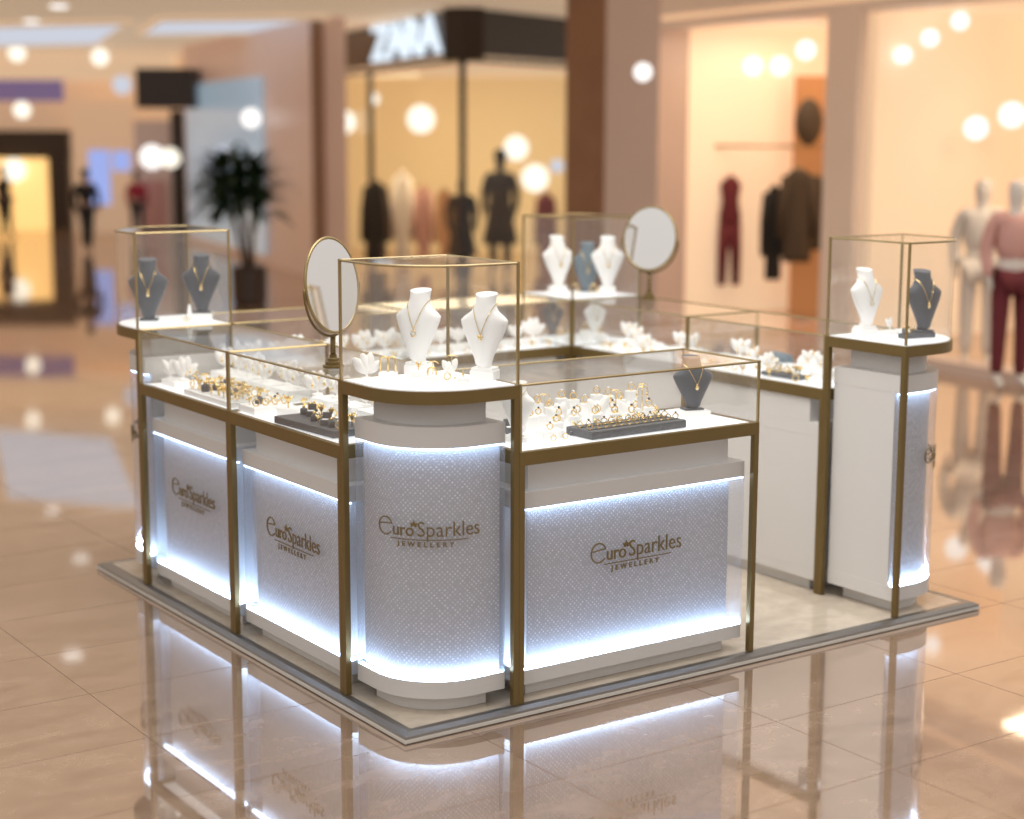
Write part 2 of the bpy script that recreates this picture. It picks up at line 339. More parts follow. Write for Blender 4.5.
def make_counter(label, loc, rz, wd, logo=True, dep=S, letter_x=None, frost=False):
    t = thing('display_counter', label, 'display counter', loc, rz, 'glass topped jewellery counters of the kiosk')
    h = T/2
    posts(t, [(h,h),(wd-h,h),(h,dep-h),(wd-h,dep-h)], ZC-.05)
    # rail
    b = MB(); z0, z1 = ZC-.05, ZC
    b.box(0, wd, 0, T, z0, z1).box(0, wd, dep-T, dep, z0, z1).box(0, T, T, dep-T, z0, z1).box(wd-T, wd, T, dep-T, z0, z1)
    b.build('rail', M['brass'], t, bevel=.0015)
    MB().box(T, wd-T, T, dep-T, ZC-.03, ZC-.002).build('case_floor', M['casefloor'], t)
    # body
    x0, x1, y0, y1 = .032, wd-.032, .045, dep-.012
    MB().box(x0+.06, x1-.06, y0+.045, y1-.03, ZP, .087).build('plinth', M['white'], t)
    MB().box(x0, x1, y0, y1, .087, .142).build('lower_band', M['white'], t, bevel=.002)
    MB().box(x0, x1, y0, y1, .748, .812).build('upper_band', M['white'], t, bevel=.002)
    MB().box(x0+.06, x1-.06, y0+.035, y1, .812, ZC-.05).build('neck', M['white'], t)
    MB().box(x0, x1, y0+.10, y1, .142, .748).box(x0+.055, x1-.055, y0+.032, y0+.10, .142, .748).build('cabinet', M['white'], t)
    MB().sheet([(x0+.055, y0+.030), (x1-.055, y0+.030)], .142, .748).build('sparkle_panel', M['board'], t)
    b = MB()
    for q in ((x0+.004, x1-.004, y0+.004, y0+.026), (x0+.01, x0+.04, y0+.027, y0+.095), (x1-.04, x1-.01, y0+.027, y0+.095)):
        b.add([(q[0],q[2],.1432),(q[1],q[2],.1432),(q[1],q[3],.1432),(q[0],q[3],.1432)], [(0,1,2,3)])
    b.build('led_strip', M['led'], t)
    MB().box(x0+.004, x1-.004, y0+.005, y0+.020, .742, .7475).build('led_strip', M['ledtop'], t)
    b = MB(); b.add([(x0,y0+.1,.142),(x0,y0+.001,.142),(x1,y0+.001,.142),(x1,y0+.1,.142),(x0,y0+.1,.748),(x0,y0+.001,.748),(x1,y0+.001,.748),(x1,y0+.1,.748)], [(0,1,5,4),(1,2,6,5),(2,3,7,6)])
    b.build('acrylic_cover', M['cover'], t)
    if logo:
        lx = letter_x or wd/2
        logo_on(t, lambda x,y,z: (lx+(x-.015)*1.16, y0-.002-z, .520+y*1.16))
    # case
    e = .006
    poly = [(e,e),(wd-e,e),(wd-e,dep-e),(e,dep-e)]
    MB().add([(e,e,ZC),(wd-e,e,ZC),(wd-e,dep-e,ZC),(e,dep-e,ZC),(e,e,ZT-.006),(wd-e,e,ZT-.006),(wd-e,dep-e,ZT-.006),(e,dep-e,ZT-.006)],
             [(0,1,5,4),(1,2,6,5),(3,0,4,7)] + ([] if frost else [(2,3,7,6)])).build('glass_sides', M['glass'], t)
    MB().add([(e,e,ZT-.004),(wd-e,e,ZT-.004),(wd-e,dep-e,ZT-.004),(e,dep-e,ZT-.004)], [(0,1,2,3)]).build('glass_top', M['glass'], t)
    if frost: MB().add([(e,dep-e,ZC),(wd-e,dep-e,ZC),(wd-e,dep-e,ZT-.006),(e,dep-e,ZT-.006)], [(0,1,2,3)]).build('rear_pane', M['frost'], t)
    glass_edges(t, poly, ZC, ZT, poly)
    return t

def rpath(ins, r, end, n=14):
    """outer rounded corner path of a tower, from the left side to the front side"""
    pts = [(ins, end)]
    c = ins + r
    for i in range(n+1):
        a = PI + (PI/2)*i/n; pts.append((c + r*math.cos(a), c + r*math.sin(a)))
    pts.append((end, ins)); return pts

def make_tower(label, loc, rz, low_case=False):
    t = thing('display_tower', label, 'display case', loc, rz, 'tall glass corner cases of the kiosk')
    h = T/2; s = S
    ztop_p = ZC-.05 if low_case else ZT-.05
    posts(t, [(h, s-h), (s-h, h), (s-h, s-h)], ztop_p)
    def rim(z0, z1, name):
        b = MB(); b.prism(rpath(0, .28, s) + [(s, s)], z0, z1); return b.build(name, M['brass'], t, autosm=.6)
    zr = ZC if low_case else ZT
    rim(zr-.05, zr-.004, 'rim')
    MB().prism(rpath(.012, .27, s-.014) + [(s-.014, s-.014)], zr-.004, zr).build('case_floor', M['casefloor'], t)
    zb0, zb1, zl, zn = (.092, .155, .75, .812) if low_case else (.092, .155, 1.002, 1.078)
    i0, e0 = .045, s-.032
    poly = lambda ins, r, e: rpath(ins, r, e) + [(e, e)]
    MB().prism(poly(i0+.05, .21, e0-.05), ZP, zb0).build('plinth', M['white'], t, autosm=.6)
    MB().prism(poly(i0, .26, e0), zb0, zb1).build('lower_band', M['white'], t, autosm=.6)
    MB().prism(poly(i0, .26, e0), zl, zn).build('upper_band', M['white'], t, autosm=.6)
    MB().prism(poly(i0+.05, .21, e0-.05), zn, zr-.05).build('neck', M['white'], t, autosm=.6)
    MB().prism(poly(i0+.034, .226, e0-.001), zb1, zl).build('cabinet', M['white'], t, autosm=.6)
    MB().sheet(rpath(i0+.032, .228, e0-.004), zb1, zl).build('sparkle_panel', M['board'], t, smooth=True)
    MB().ribbon(rpath(i0+.005, .255, e0-.004), rpath(i0+.022, .238, e0-.004), zb1+.0004, zb1+.0012).build('led_strip', M['led'], t)
    MB().ribbon(rpath(i0+.005, .255, e0-.004), rpath(i0+.020, .24, e0-.004), zl-.006, zl-.0005).build('led_strip', M['ledtop'], t)
    cp = rpath(i0+.001, .259, e0)
    b = MB().sheet([(i0+.03, e0)] + cp + [(e0, i0+.03)], zb1, zl); b.uv = {}
    b.build('acrylic_cover', M['cover'], t, autosm=.6)
    # logo round the corner
    path = rpath(i0-.002, .262, e0, 40); acc = [0]
    for i in range(1, len(path)): acc.append(acc[-1] + math.dist(path[i], path[i-1]))
    mid = acc[-1]/2
    def fn(x, y, z):
        d = mid + x*1.04 + .012
        for i in range(1, len(path)):
            if acc[i] >= d or i == len(path)-1:
                f = (d-acc[i-1])/max(1e-9, acc[i]-acc[i-1]); a, b_ = path[i-1], path[i]
                tx, ty = (b_[0]-a[0]), (b_[1]-a[1]); l = math.hypot(tx, ty); nx, ny = ty/l, -tx/l
                return (a[0]+tx*f + nx*z, a[1]+ty*f + ny*z, (.700 if not low_case else .5) + y)
    logo_on(t, fn)
    # glass
    def case(z0, z1):
        e = .006; gp = rpath(e, .274, s-e)
        b = MB().sheet(gp + [(s-e, s-e), gp[0]], z0, z1-.004); b.uv = {}
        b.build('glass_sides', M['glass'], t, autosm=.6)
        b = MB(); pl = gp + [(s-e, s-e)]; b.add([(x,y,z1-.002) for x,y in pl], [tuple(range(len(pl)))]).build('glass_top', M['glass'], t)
        glass_edges(t, pl, z0, z1, [(e, s-e), (s-e, e), (s-e, s-e)])
        n = MB().tube([(x+ .012 if x < s/2 else x-.012, y+.012 if y < s/2 else y-.012, z1-.012) for x, y in pl], .002, 4, closed=True)
    if low_case:
        case(ZC, ZT)
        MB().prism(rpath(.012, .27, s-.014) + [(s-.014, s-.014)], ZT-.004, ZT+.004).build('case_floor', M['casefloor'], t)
        case(ZT, ZTOP)
    else:
        case(ZT, ZTOP)
    return t

make_tower('tall curved glass corner tower nearest the viewer with two white busts and bronze rim', (0,0,0), 0)
make_tower('right-hand curved glass tower with a white bust beside a charcoal bust', (W,0,0), PI/2)
make_tower('back centre two-tier glass tower holding two white busts and a slate blue one', (W,LN,0), PI, low_case=True)
make_tower('far left curved glass tower with two charcoal busts', (0,LN,0), -PI/2)
make_counter('front counter with long dark ring tray and lit sparkle panel, right of the nearest tower', (S,0,0), 0, M1, frost=True)
make_counter('left-side counter next to the nearest tower, dark grey tray inside its glass', (0,Y1,0), -PI/2, Y1-S, frost=True)
make_counter('left-side counter below the far left tower, crowded white tray of gold jewellery', (0,LN-S,0), -PI/2, LN-S-Y1, frost=True)
hw = (LN-2*S)/2
make_counter('right-side counter next to the right-hand tower, plain white staff side facing in', (W,S,0), PI/2, hw)
make_counter('right-side counter next to the back centre tower, under the second round mirror', (W,S+hw,0), PI/2, hw)
bw = (W-2*S)/2
make_counter('back counter next to the far left tower', (S+bw,LN,0), PI, bw)
make_counter('back counter next to the back centre tower', (W-S,LN,0), PI, bw)

# added soft fill lamps above the kiosk, brightening the cases
area('overhead_fill', (1.2,0.6,4.6), 3.2, 180, (1,.97,.93))
area('overhead_fill', (-2.6,-2.0,4.2), 1.6, 45, (1,.96,.92), (math.radians(-28),math.radians(-30),0))

# ------------------------------------------------------------ jewellery props
SRC = {}
def place(key, maker, loc, rz, label, cat, group=None, sc=1.0):
    if key not in SRC: o = SRC[key] = maker()
    else: o = copy_tree(SRC[key])
    for k in ('label','category','group'):
        if k in o: del o[k]
    o.location = loc; o.rotation_euler = (0,0,rz)
    o.scale = (sc,sc,sc) if not isinstance(sc, tuple) else sc
    return tag(o, label, cat, group)

BUST = [(.000,.029,.024),(.006,.031,.026),(.025,.036,.028),(.055,.049,.031),(.090,.065,.035),(.120,.078,.038),(.145,.087,.040),
        (.160,.090,.039),(.172,.086,.037),(.182,.077,.035),(.191,.064,.033),(.200,.051,.032),(.210,.042,.032),(.222,.038,.032),(.238,.038,.033),(.252,.040,.034)]
def bust_r(z):
    for i in range(1, len(BUST)):
        if z <= BUST[i][0]:
            a, b = BUST[i-1], BUST[i]; f = (z-a[0])/(b[0]-a[0]); return a[1]+(b[1]-a[1])*f, a[2]+(b[2]-a[2])*f
    return BUST[-1][1:]
def lean(z):  # the chest leans back towards the neck
    return .020*(z/.25)**1.5 - (.010 if z < .2 else .010*(1-(z-.2)/.05))
def bust_maker(m, base=True):
    def f():
        o = bpy.data.objects.new('necklace_bust', None); C.objects.link(o); o.empty_display_size = .05
        seg = 28; vs = []; fs = []
        for (z, w_, d_) in BUST:
            for k in range(seg):
                a = 2*PI*k/seg; c, s = math.cos(a), math.sin(a)
                zz = z + (.006*(-s) if z > .245 else 0) * -1
                back = d_*(.55 if z < .2 else 1.0)
                # shoulders droop at the tips
                dz = -.010*abs(c)**3 if .165 < z < .205 else 0
                vs.append((w_*math.copysign(abs(c)**.9, c), (d_ if s < 0 else back)*s + lean(z), zz + dz))
        n = len(BUST)
        for i in range(n-1):
            for k in range(seg): fs.append((i*seg+k, i*seg+(k+1)%seg, (i+1)*seg+(k+1)%seg, (i+1)*seg+k))
        fs.append(tuple(range(seg-1,-1,-1))); fs.append(tuple((n-1)*seg+k for k in range(seg)))
        b = MB().add(vs, fs).build('form', m, o, autosm=1.0)
        MB().lathe([(.026,-.010),(.026,.001)], 20).build('stem', m, o, autosm=.6)
        MB().box(-.042,.042,-.032,.032,-.020,-.010).build('foot', m, o, bevel=.003)
        return o
    return f
def necklace_maker(drop=.108, pend='drop'):
    def f():
        o = bpy.data.objects.new('necklace', None); C.objects.link(o); o.empty_display_size = .03
        pts = []
        zn, zp = .214, drop
        N_ = 15
        def surf(x, z, off=.0028):
            w_, d_ = bust_r(z); x = max(-w_*.999, min(w_*.999, x)); return (x, lean(z) - (d_+off)*math.sqrt(max(0,1-(abs(x)/w_)**(2/.9))) - .0008, z)
        side = []
        for i in range(N_+1):
            t = i/N_; z = zp + (zn-zp)*t**.95; x = .040*t**1.0
            side.append(surf(-x, z))
        w_, d_ = bust_r(zn)
        back = []
        for i in range(1, 8):
            a = PI + (-PI)*i/8; back.append(((w_+.003)*math.cos(a), lean(zn+.006)+(d_+.003)*abs(math.sin(a)), zn+.004))
        pts = side[::-1] + [(-x, y, z) for x, y, z in side[1:]]
        full = pts + [(-x, y, z) for x, y, z in back]
        MB().tube(full, .0016, 5, closed=True).build('chain', M['gold'], o)
        px, py, pz = surf(0, zp, .004)
        b = MB()
        if pend == 'drop':
            b.lathe([(.001,.010),(.004,.004),(.0085,-.006),(.0088,-.011),(.006,-.017),(.001,-.020)], 10, (0,py-.002,pz), 1, .5)
        elif pend == 'heart':
            b.ball((-.0045,py-.002,pz-.004),.0065,8,1,.5).ball((.0045,py-.002,pz-.004),.0065,8,1,.5).lathe([(.009,-.007),(.001,-.021)],8,(0,py-.002,pz),1,.5)
        else:
            b.tube([(.009*math.cos(a),py-.002,pz-.010+.011*math.sin(a)) for a in [2*PI*i/12 for i in range(12)]], .0022, 5, closed=True)
        q = b.build('pendant', M['gold'], o, smooth=True)
        MB().ball((0,py-.006,pz-.010), .0035, 8).build('stone', M['gem'], q, smooth=True)
        return o
    return f
def bust(x, y, z, rz, sc, kind, label, nlabel, pend='drop'):
    sz = sc[2] if isinstance(sc, tuple) else sc
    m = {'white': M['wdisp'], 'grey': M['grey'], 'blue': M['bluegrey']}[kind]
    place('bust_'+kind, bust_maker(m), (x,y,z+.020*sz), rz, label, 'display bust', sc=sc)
    place('neck_'+pend, necklace_maker(.108, pend), (x,y,z+.020*sz), rz, nlabel, 'necklace', sc=sc)

def block_maker(w_=.06, d_=.06, h_=.035, m='wdisp', name='display_block'):
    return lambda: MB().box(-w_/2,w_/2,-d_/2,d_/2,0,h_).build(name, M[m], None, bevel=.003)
def block(x, y, z, rz, w_, d_, h_, label, m='wdisp', group=None):
    return place('block_%s_%.3f_%.3f_%.3f' % (m, w_, d_, h_), block_maker(w_, d_, h_, m), (x,y,z), rz, label, 'display block', group)

def ring_maker(gem='gem', r=.0115):
    def f():
        o = MB().tube([(r*math.cos(a), 0, r+.0015+r*math.sin(a)) for a in [2*PI*i/18 for i in range(18)]], .0022, 6, closed=True).build('ring', M['gold'], None, smooth=True)
        MB().ball((0,0,2*r+.006), .0050, 10, .8).build('gem', M[gem], o, smooth=True)
        return o
    return f
def hoop_maker(h=.055, w_=.030):
    def f():
        pts = [(-w_/2,0,0)] + [(-w_/2,0,h*.5)] + [(w_/2*math.cos(a), 0, h-w_/2+w_/2*math.sin(a)) for a in [PI - PI*i/8 for i in range(9)]] + [(w_/2,0,h*.5),(w_/2,0,0)]
        return MB().tube(pts, .0034, 7).build('hoop_earring', M['gold'], None, smooth=True)
    return f
def leaf_maker(n=3, seed=1):
    def f():
        r = random.Random(seed); o = bpy.data.objects.new('petal_stand', None); C.objects.link(o); o.empty_display_size = .03
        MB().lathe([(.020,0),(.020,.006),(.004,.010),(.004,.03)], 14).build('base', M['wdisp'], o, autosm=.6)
        for k in range(n):
            a0 = (k-(n-1)/2)*.50 + r.uniform(-.15,.15); tilt = a0; l = .075*r.uniform(.8,1.15); wv = .017*r.uniform(.8,1.3)
            vs = []; fs = []; nx = 6; ny = 9
            for j in range(ny+1):
                v = j/ny; ww = wv*math.sin(PI*min(1,v*.92+.04))**.7
                for i in range(nx+1):
                    u = i/nx*2-1; px = u*ww; pz = v*l; py = -.012*(1-u*u)*math.sin(PI*v) + .01*v
                    X = px*math.cos(tilt) + pz*math.sin(tilt); Z = -px*math.sin(tilt) + pz*math.cos(tilt)
                    vs.append((X, py + .006*k, .020 + Z))
            for j in range(ny):
                for i in range(nx):
                    q = j*(nx+1)+i; fs.append((q,q+1,q+nx+2,q+nx+1))
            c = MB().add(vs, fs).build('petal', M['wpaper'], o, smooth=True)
            sm = c.modifiers.new('solid','SOLIDIFY'); sm.thickness = .0015
        return o
    return f
def tstand_maker(h=.085):
    def f():
        o = bpy.data.objects.new('earring_stand', None); C.objects.link(o); o.empty_display_size = .03
        MB().lathe([(.018,0),(.018,.004),(.003,.008)], 14).build('base', M['gold'], o, autosm=.6)
        MB().tube([(0,0,.004),(0,0,h)], .0018, 6).build('pole', M['gold'], o, smooth=True)
        MB().tube([(-.022,0,h-.006),(-.010,0,h),(.010,0,h),(.022,0,h-.006)], .0018, 6).build('crossbar', M['gold'], o, smooth=True)
        return o
    return f
def drop_maker():
    o = MB().tube([(0,0,0),(0,0,-.018)], .0011, 5).build('drop_earring', M['gold'], None, smooth=True)
    MB().lathe([(.0008,0),(.004,-.006),(.005,-.011),(.0008,-.018)], 8, (0,0,-.018)).build('drop', M['gold'], o, smooth=True)
    return o
def bracelet_maker():
    o = MB().tube([(.028*math.cos(a), .024*math.sin(a), .004+.002*math.sin(3*a)) for a in [2*PI*i/24 for i in range(24)]], .0034, 6, closed=True).build('bracelet', M['gold'], None, smooth=True)
    return o
def brooch_maker(n=5, seed=3, lift=.018):
    def f():
        b = MB(); r = random.Random(seed)
        for k in range(n):
            a = 2*PI*k/n + r.uniform(-.2,.2); c, s = math.cos(a), math.sin(a); l = .014*r.uniform(.8,1.2)
            b.tube([(0,0,lift*.5),(c*l*.5,s*l*.4,lift),(c*l,s*l*.8,lift*r.uniform(.6,1.5))], [.0015,.004,.001], 6)
        b.tube([(0,0,0),(0,0,lift)], .0022, 6)
        o = b.build('brooch', M['gold'], None, smooth=True)
        MB().ball((0,-.002,lift+.003), .0042, 8).build('stone', M['gem'], o, smooth=True)
        return o
    return f
def cone_maker():
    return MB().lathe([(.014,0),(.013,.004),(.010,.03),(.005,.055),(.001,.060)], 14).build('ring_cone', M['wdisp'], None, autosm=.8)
def box_maker():
    o = bpy.data.objects.new('ring_box', None); C.objects.link(o); o.empty_display_size = .03
    MB().box(-.016,.016,-.016,.016,0,.020).build('box', M['tray'], o, bevel=.003)
    MB().cbox(0,.0185,.030,.032,.005,.028).build('lid', M['tray'], o, bevel=.002)
    MB().box(-.010,.010,-.010,.010,.020,.022).build('insert', M['wdisp'], o)
    return o
def cup_maker():
    o = MB().lathe([(.012,0),(.014,.004),(.014,.020),(.010,.024)], 16).build('charm_pot', M['tray'], None, autosm=.8)
    MB().ball((0,0,.029), .007, 8).build('gold_finial', M['gold'], o, smooth=True)
    return o
def roll_maker(m='wdisp', L_=.11, r=.026):
    def f():
        pr = [(r*.2,-L_/2),(r*.8,-L_/2+.004),(r,-L_/2+.014),(r,L_/2-.014),(r*.8,L_/2-.004),(r*.2,L_/2)]
        b = MB().lathe(pr, 20); b.v = [(z, x, y + r) for x, y, z in b.v]
        return b.build('bracelet_cushion', M[m], None, autosm=.8)
    return f
def disc_maker():
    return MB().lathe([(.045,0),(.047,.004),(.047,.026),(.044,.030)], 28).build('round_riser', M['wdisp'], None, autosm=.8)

PET = [0]
def petal_gold(x, y, z, s_, where):
    for dx, dy, dz in ((-.030,-.010,.052),(.012,-.034,.060),(-.006,-.026,.085)):
        place('drop1', drop_maker, (x+dx*s_, y+dy*s_, z+.020+dz*s_), R.uniform(0,3), 'gold drop earring pinned to a white petal display in the '+where, 'earring', 'drop earrings on petal displays in the '+where, sc=1.1)
# --- towers: busts on blocks
zt = ZT
def bb(x, y, kind, rz, sc, label, nl, bw_=.09, bh=.035, bd=.075, pend='drop', z=zt, bm='wdisp', where=''):
    if bh: block(x, y, z, rz, bw_, bd, bh, '%s riser block under the %s' % ('white' if bm=='wdisp' else 'dark grey', where), bm)
    bust(x, y, z+bh, rz, sc, kind, label, nl, pend)
bb(.315,.430,'white',-1.0,1.0,'white necklace bust, left of the two in the nearest tower','gold chain with round pendant on the left white bust of the nearest tower', where='left bust in the nearest tower', pend='ring')
bb(.435,.175,'white',-.95,1.0,'white necklace bust, right of the two in the nearest tower','gold chain with heart pendant on the right white bust of the nearest tower', where='right bust in the nearest tower', pend='heart')
bb(.19,2.645,'grey',-.45,1.05,'charcoal necklace bust, left of the two in the far left tower','fine gold necklace on the left charcoal bust of the far left tower', bh=.0, where='')
bb(.40,2.51,'grey',-.5,1.0,'charcoal necklace bust, right of the two in the far left tower','fine gold necklace on the right charcoal bust of the far left tower', bh=.035, where='right charcoal bust in the far left tower')
bb(2.600,2.70-.02,'white',-.25,1.02,'white necklace bust, left one in the back centre tower','gold pendant chain on the left white bust in the back centre tower', where='left white bust in the back centre tower', pend='drop')
bb(2.79,2.66,'blue',-.6,1.0,'slate blue necklace bust between two white busts in the back centre tower','pale chain on the slate blue bust', bh=.0, where='', pend='ring')
bb(2.80,2.49,'white',-.6,1.02,'white necklace bust, right one in the back centre tower','gold pendant chain on the right white bust in the back centre tower', where='right white bust in the back centre tower', pend='heart')
bb(2.60,.385,'white',-.15,.95,'white necklace bust turned aside in the right-hand tower','gold chain on the white bust in the right-hand tower', where='white bust in the right-hand tower', bh=.03, pend='ring')
bb(2.745,.185,'grey',-.25,.98,'charcoal necklace bust at the front of the right-hand tower','gold pendant necklace on the charcoal bust in the right-hand tower', where='charcoal bust in the right-hand tower', bh=.022, bm='tray')
# lower case of the back centre tower and front counter busts
bb(2.55,2.66,'grey',-.35,.74,'small charcoal bust in the lower case of the back centre tower','short gold necklace on the small charcoal bust', bh=.02, z=ZC, where='small charcoal bust')
bb(2.70,2.47,'white',-.3,.72,'small white bust in the lower case of the back centre tower','short gold necklace on the small white bust in the lower case', bh=.03, z=ZC, where='small white bust in the lower case')
bb(1.490,.255,'grey',-.25,(.98,.9,.78),'large charcoal bust at the right end of the front counter','gold pendant necklace on the charcoal bust in the front counter', bh=.028, z=ZC, bw_=.12, bd=.10, where='charcoal bust in the front counter')
bb(.60,.20,'white',-.9,.72,'small white bust at the left end of the front counter','thin gold necklace on the small white bust in the front counter', bh=.02, z=ZC, where='small white bust in the front counter', pend='ring')

# --- nearest tower small pieces
G_A = 'small white jewellery blocks in the nearest tower'
A_items = [(.170,.400,'pair of tall gold hoops'),(.235,.285,'gold bar'),(.235,.175,'gold arch'),(.330,.100,'upright gold bar'),(.262,.222,'little')]
block(.150,.375,zt,-.7,.062,.055,.026,'small white block holding two tall gold hoops','wdisp',G_A)
for i,(dx,dy,lb) in enumerate(((-.010,.010,'tall gold hoop earring, left one on its white block'),(.010,-.010,'tall gold hoop earring, right one on its white block'))):
    place('hoop', hoop_maker(), (.150+dx,.375+dy,zt+.026), -1.0, lb, 'earring', 'tall hoop earrings in the nearest tower')
block(.212,.268,zt,-.6,.070,.06,.018,'lower white slab of the stacked pair left of centre in the nearest tower','wdisp',G_A)
block(.215,.272,zt+.018,-.6,.058,.05,.022,'upper white block of the stacked pair, a gold cross piece on it','wdisp',G_A)
place('brooch3', brooch_maker(4,5,.022), (.215,.272,zt+.040), .2, 'gold cross-shaped brooch on the stacked white blocks', 'brooch')
block(.205,.165,zt,-.6,.055,.05,.034,'front middle white cube with a gold arch on top in the nearest tower','wdisp',G_A)
place('hoop2', hoop_maker(.028,.030), (.205,.165,zt+.034), -.5, 'low gold arch earring on the front white cube', 'earring')
block(.290,.095,zt,-.6,.050,.045,.028,'right front white cube with an upright gold bar','wdisp',G_A)
place('drop1', drop_maker, (.290,.095,zt+.066), 0, 'upright gold bar earring on the right front white cube', 'earring')
block(.262,.155,zt,-.6,.034,.03,.014,'tiny white block between the two front cubes','wdisp',G_A)
place('ring_gem', ring_maker(), (.262,.155,zt+.014), -.5, 'gold ring on the tiny white block in the nearest tower', 'ring')
place('tstand', tstand_maker(.085), (.345,.255,zt), -.6, 'gold earring stand with a ball top between the two white busts', 'earring stand')
place('tstand_b', tstand_maker(.060), (.30,.31,zt), -.9, 'short gold earring stand behind the stacked white blocks', 'earring stand')
place('cone', cone_maker, (.315,.215,zt), 0, 'white ring cone in front of the earring stand', 'ring stand')
place('leafA', leaf_maker(4,11), (.085,.415,zt), -.7, 'crumpled white petal display at the left glass of the nearest tower', 'display stand')
place('leafB', leaf_maker(3,12), (.36,.29,zt), -.6, 'white petal display behind the busts gap in the nearest tower', 'display stand', sc=.7)

# far left tower, back tower, right tower extras
block(.33,2.50,zt,-.5,.05,.045,.022,'small white block between the charcoal busts')
place('cone', cone_maker, (.33,2.50,zt+.022), 0, 'white ring cone between the two charcoal busts', 'ring stand')
place('ring_gem', ring_maker(), (.30,2.47,zt), -.4, 'gold ring by the cone in the far left tower', 'ring')
for x,y,l in ((2.66,2.60,'left'),(2.74,2.54,'right')):
    place('hoop', hoop_maker(), (x,y,zt), -.5, 'gold hoop earring on the floor of the back centre tower, %s one' % l, 'earring')
place('brooch3', brooch_maker(4,5,.022), (2.80,2.57,zt), 0, 'gold brooch before the slate blue bust', 'brooch')
block(2.665,.185,zt,-.2,.085,.05,.020,'dark grey block with little gold pieces in the right-hand tower','tray')
for i,(dx,k) in enumerate(((-.028,'cup'),(-.006,'boxr'),(.022,'brooch3'))):
    mk = {'cup':cup_maker,'boxr':ring_maker('darkgem'),'brooch3':brooch_maker(4,5,.022)}[k]
    place(k, mk, (2.665+dx,.185,zt+.020), .1, ['small dark charm pot on the dark block','gold ring with dark stone on the dark block','gold brooch on the dark block, right end'][i]+' in the right-hand tower', ['charm','ring','brooch'][i])
block(2.70,.33,zt,-.2,.07,.05,.018,'small white block behind the dark block in the right-hand tower')
place('leafB', leaf_maker(3,12), (2.70,.33,zt+.018), 0, 'white petal display at the back of the right-hand tower', 'display stand', sc=.6)

# --- front counter: dark tray with rings
tr = thing('ring_tray', 'long dark grey tray of gold rings in the front counter', 'tray', (1.065,.140,ZC), .03)
MB().box(-.235,.235,-.078,.078,0,.030).build('slab', M['tray'], tr, bevel=.003)
b = MB()
for j in range(2): b.box(-.222,.222,-.040+j*.06-.004,-.040+j*.06+.004,.030,.032)
b.build('ring_slot', M['black'], tr)
GR = 'gold rings upright in the long dark tray'
for j in range(2):
    for i in range(12):
        x = -.212 + i*.0385 + R.uniform(-.004,.004); y = -.040 + j*.06
        k = R.choice(['ring_gem','ring_dark','ring_gem'])
        place(k, ring_maker('gem' if k=='ring_gem' else 'darkgem'), (1.065+x,.140+y+x*.03,ZC+.031), R.uniform(-.9,.1),
              'gold ring standing in the %s row of the long dark tray, with a %s stone' % (('front','rear')[j], 'pale' if k=='ring_gem' else 'dark'), 'ring', GR, sc=R.uniform(.85,1.05))
GS = 'little gold pieces standing among the white ring blocks'
for i in range(18):
    x = .80 + i*.033; y = .235 + (i%3)*.05 + R.uniform(-.012,.012)
    k = ['brooch3','brooch5','brooch4'][i%3]; mk = {'brooch3':brooch_maker(),'brooch5':brooch_maker(7,14,.026),'brooch4':brooch_maker(6,9,.034)}[k]
    place(k, mk, (x,y,ZC), R.uniform(-2,1), {'brooch3':'small four-armed gold brooch','brooch5':'gold spray brooch','brooch4':'tall gold flower brooch'}[k]+' among the white ring blocks behind the long dark tray', 'brooch', GS, sc=1.2)
for i in range(9):
    x = .84 + i*.058; y = .415
    h_ = [.09,.07,.10][i%3]
    block(x, y, ZC, -.2, .044,.030,h_, 'tall white ring block in the rearmost row of the front counter','wdisp','tall white blocks in the rearmost row of the front counter')
    place('ring_gem', ring_maker(), (x,y,ZC+h_), R.uniform(-.6,.2), 'gold ring with pale stone on a rearmost tall white block', 'ring', 'gold rings on the rearmost tall white blocks', sc=1.1)
# behind the tray: pale blocks with rings
GB = 'white ring blocks behind the long dark tray'
for i in range(11):
    x = .83 + i*.047; y = .285 + R.uniform(-.02,.02) + (i%2)*.05; h_ = R.choice([.035,.05,.045])
    block(x, y, ZC, R.uniform(-.5,.1), .038,.034,h_, 'small white ring block in the row behind the long dark tray','wdisp',GB)
    k = R.choice(['ring_gem','ring_dark'])
    place(k, ring_maker('gem' if k=='ring_gem' else 'darkgem'), (x,y,ZC+h_), R.uniform(-.6,.2), 'gold ring with %s stone on a white block behind the dark tray' % ('pale' if k=='ring_gem' else 'dark'), 'ring', 'gold rings on the blocks behind the tray', sc=1.15)
for i,(x,y,s_) in enumerate(((.905,.345,1.0),(1.09,.35,1.05),(1.24,.345,.8))):
    place(('leafA','leafB','leafC')[i], leaf_maker(3,21), (x,y,ZC), -.5, ['white petal display left behind the ring blocks in the front counter','white petal display in the middle behind the ring blocks in the front counter','low white petal display right behind the ring blocks in the front counter'][i], 'display stand', sc=s_)
for i,(x,y) in enumerate(((.86,.40),(1.16,.33),(1.30,.34),(1.35,.40))):
    place('tstand2', tstand_maker(.125), (x,y,ZC), -.4, ['tall gold earring stand at the left behind the ring blocks','tall gold earring stand in the middle of the front counter','tall gold earring stand right of the white ring blocks','tall gold earring stand next to the charcoal bust'][i], 'earring stand')
    for sgn in (-1,1):
        c, s = math.cos(-.4), math.sin(-.4)
        place('drop1', drop_maker, (x+sgn*.021*c,y+sgn*.021*s,ZC+.119), 0, 'gold drop earring hanging from a tall stand in the front counter', 'earring', 'drop earrings on tall stands in the front counter')
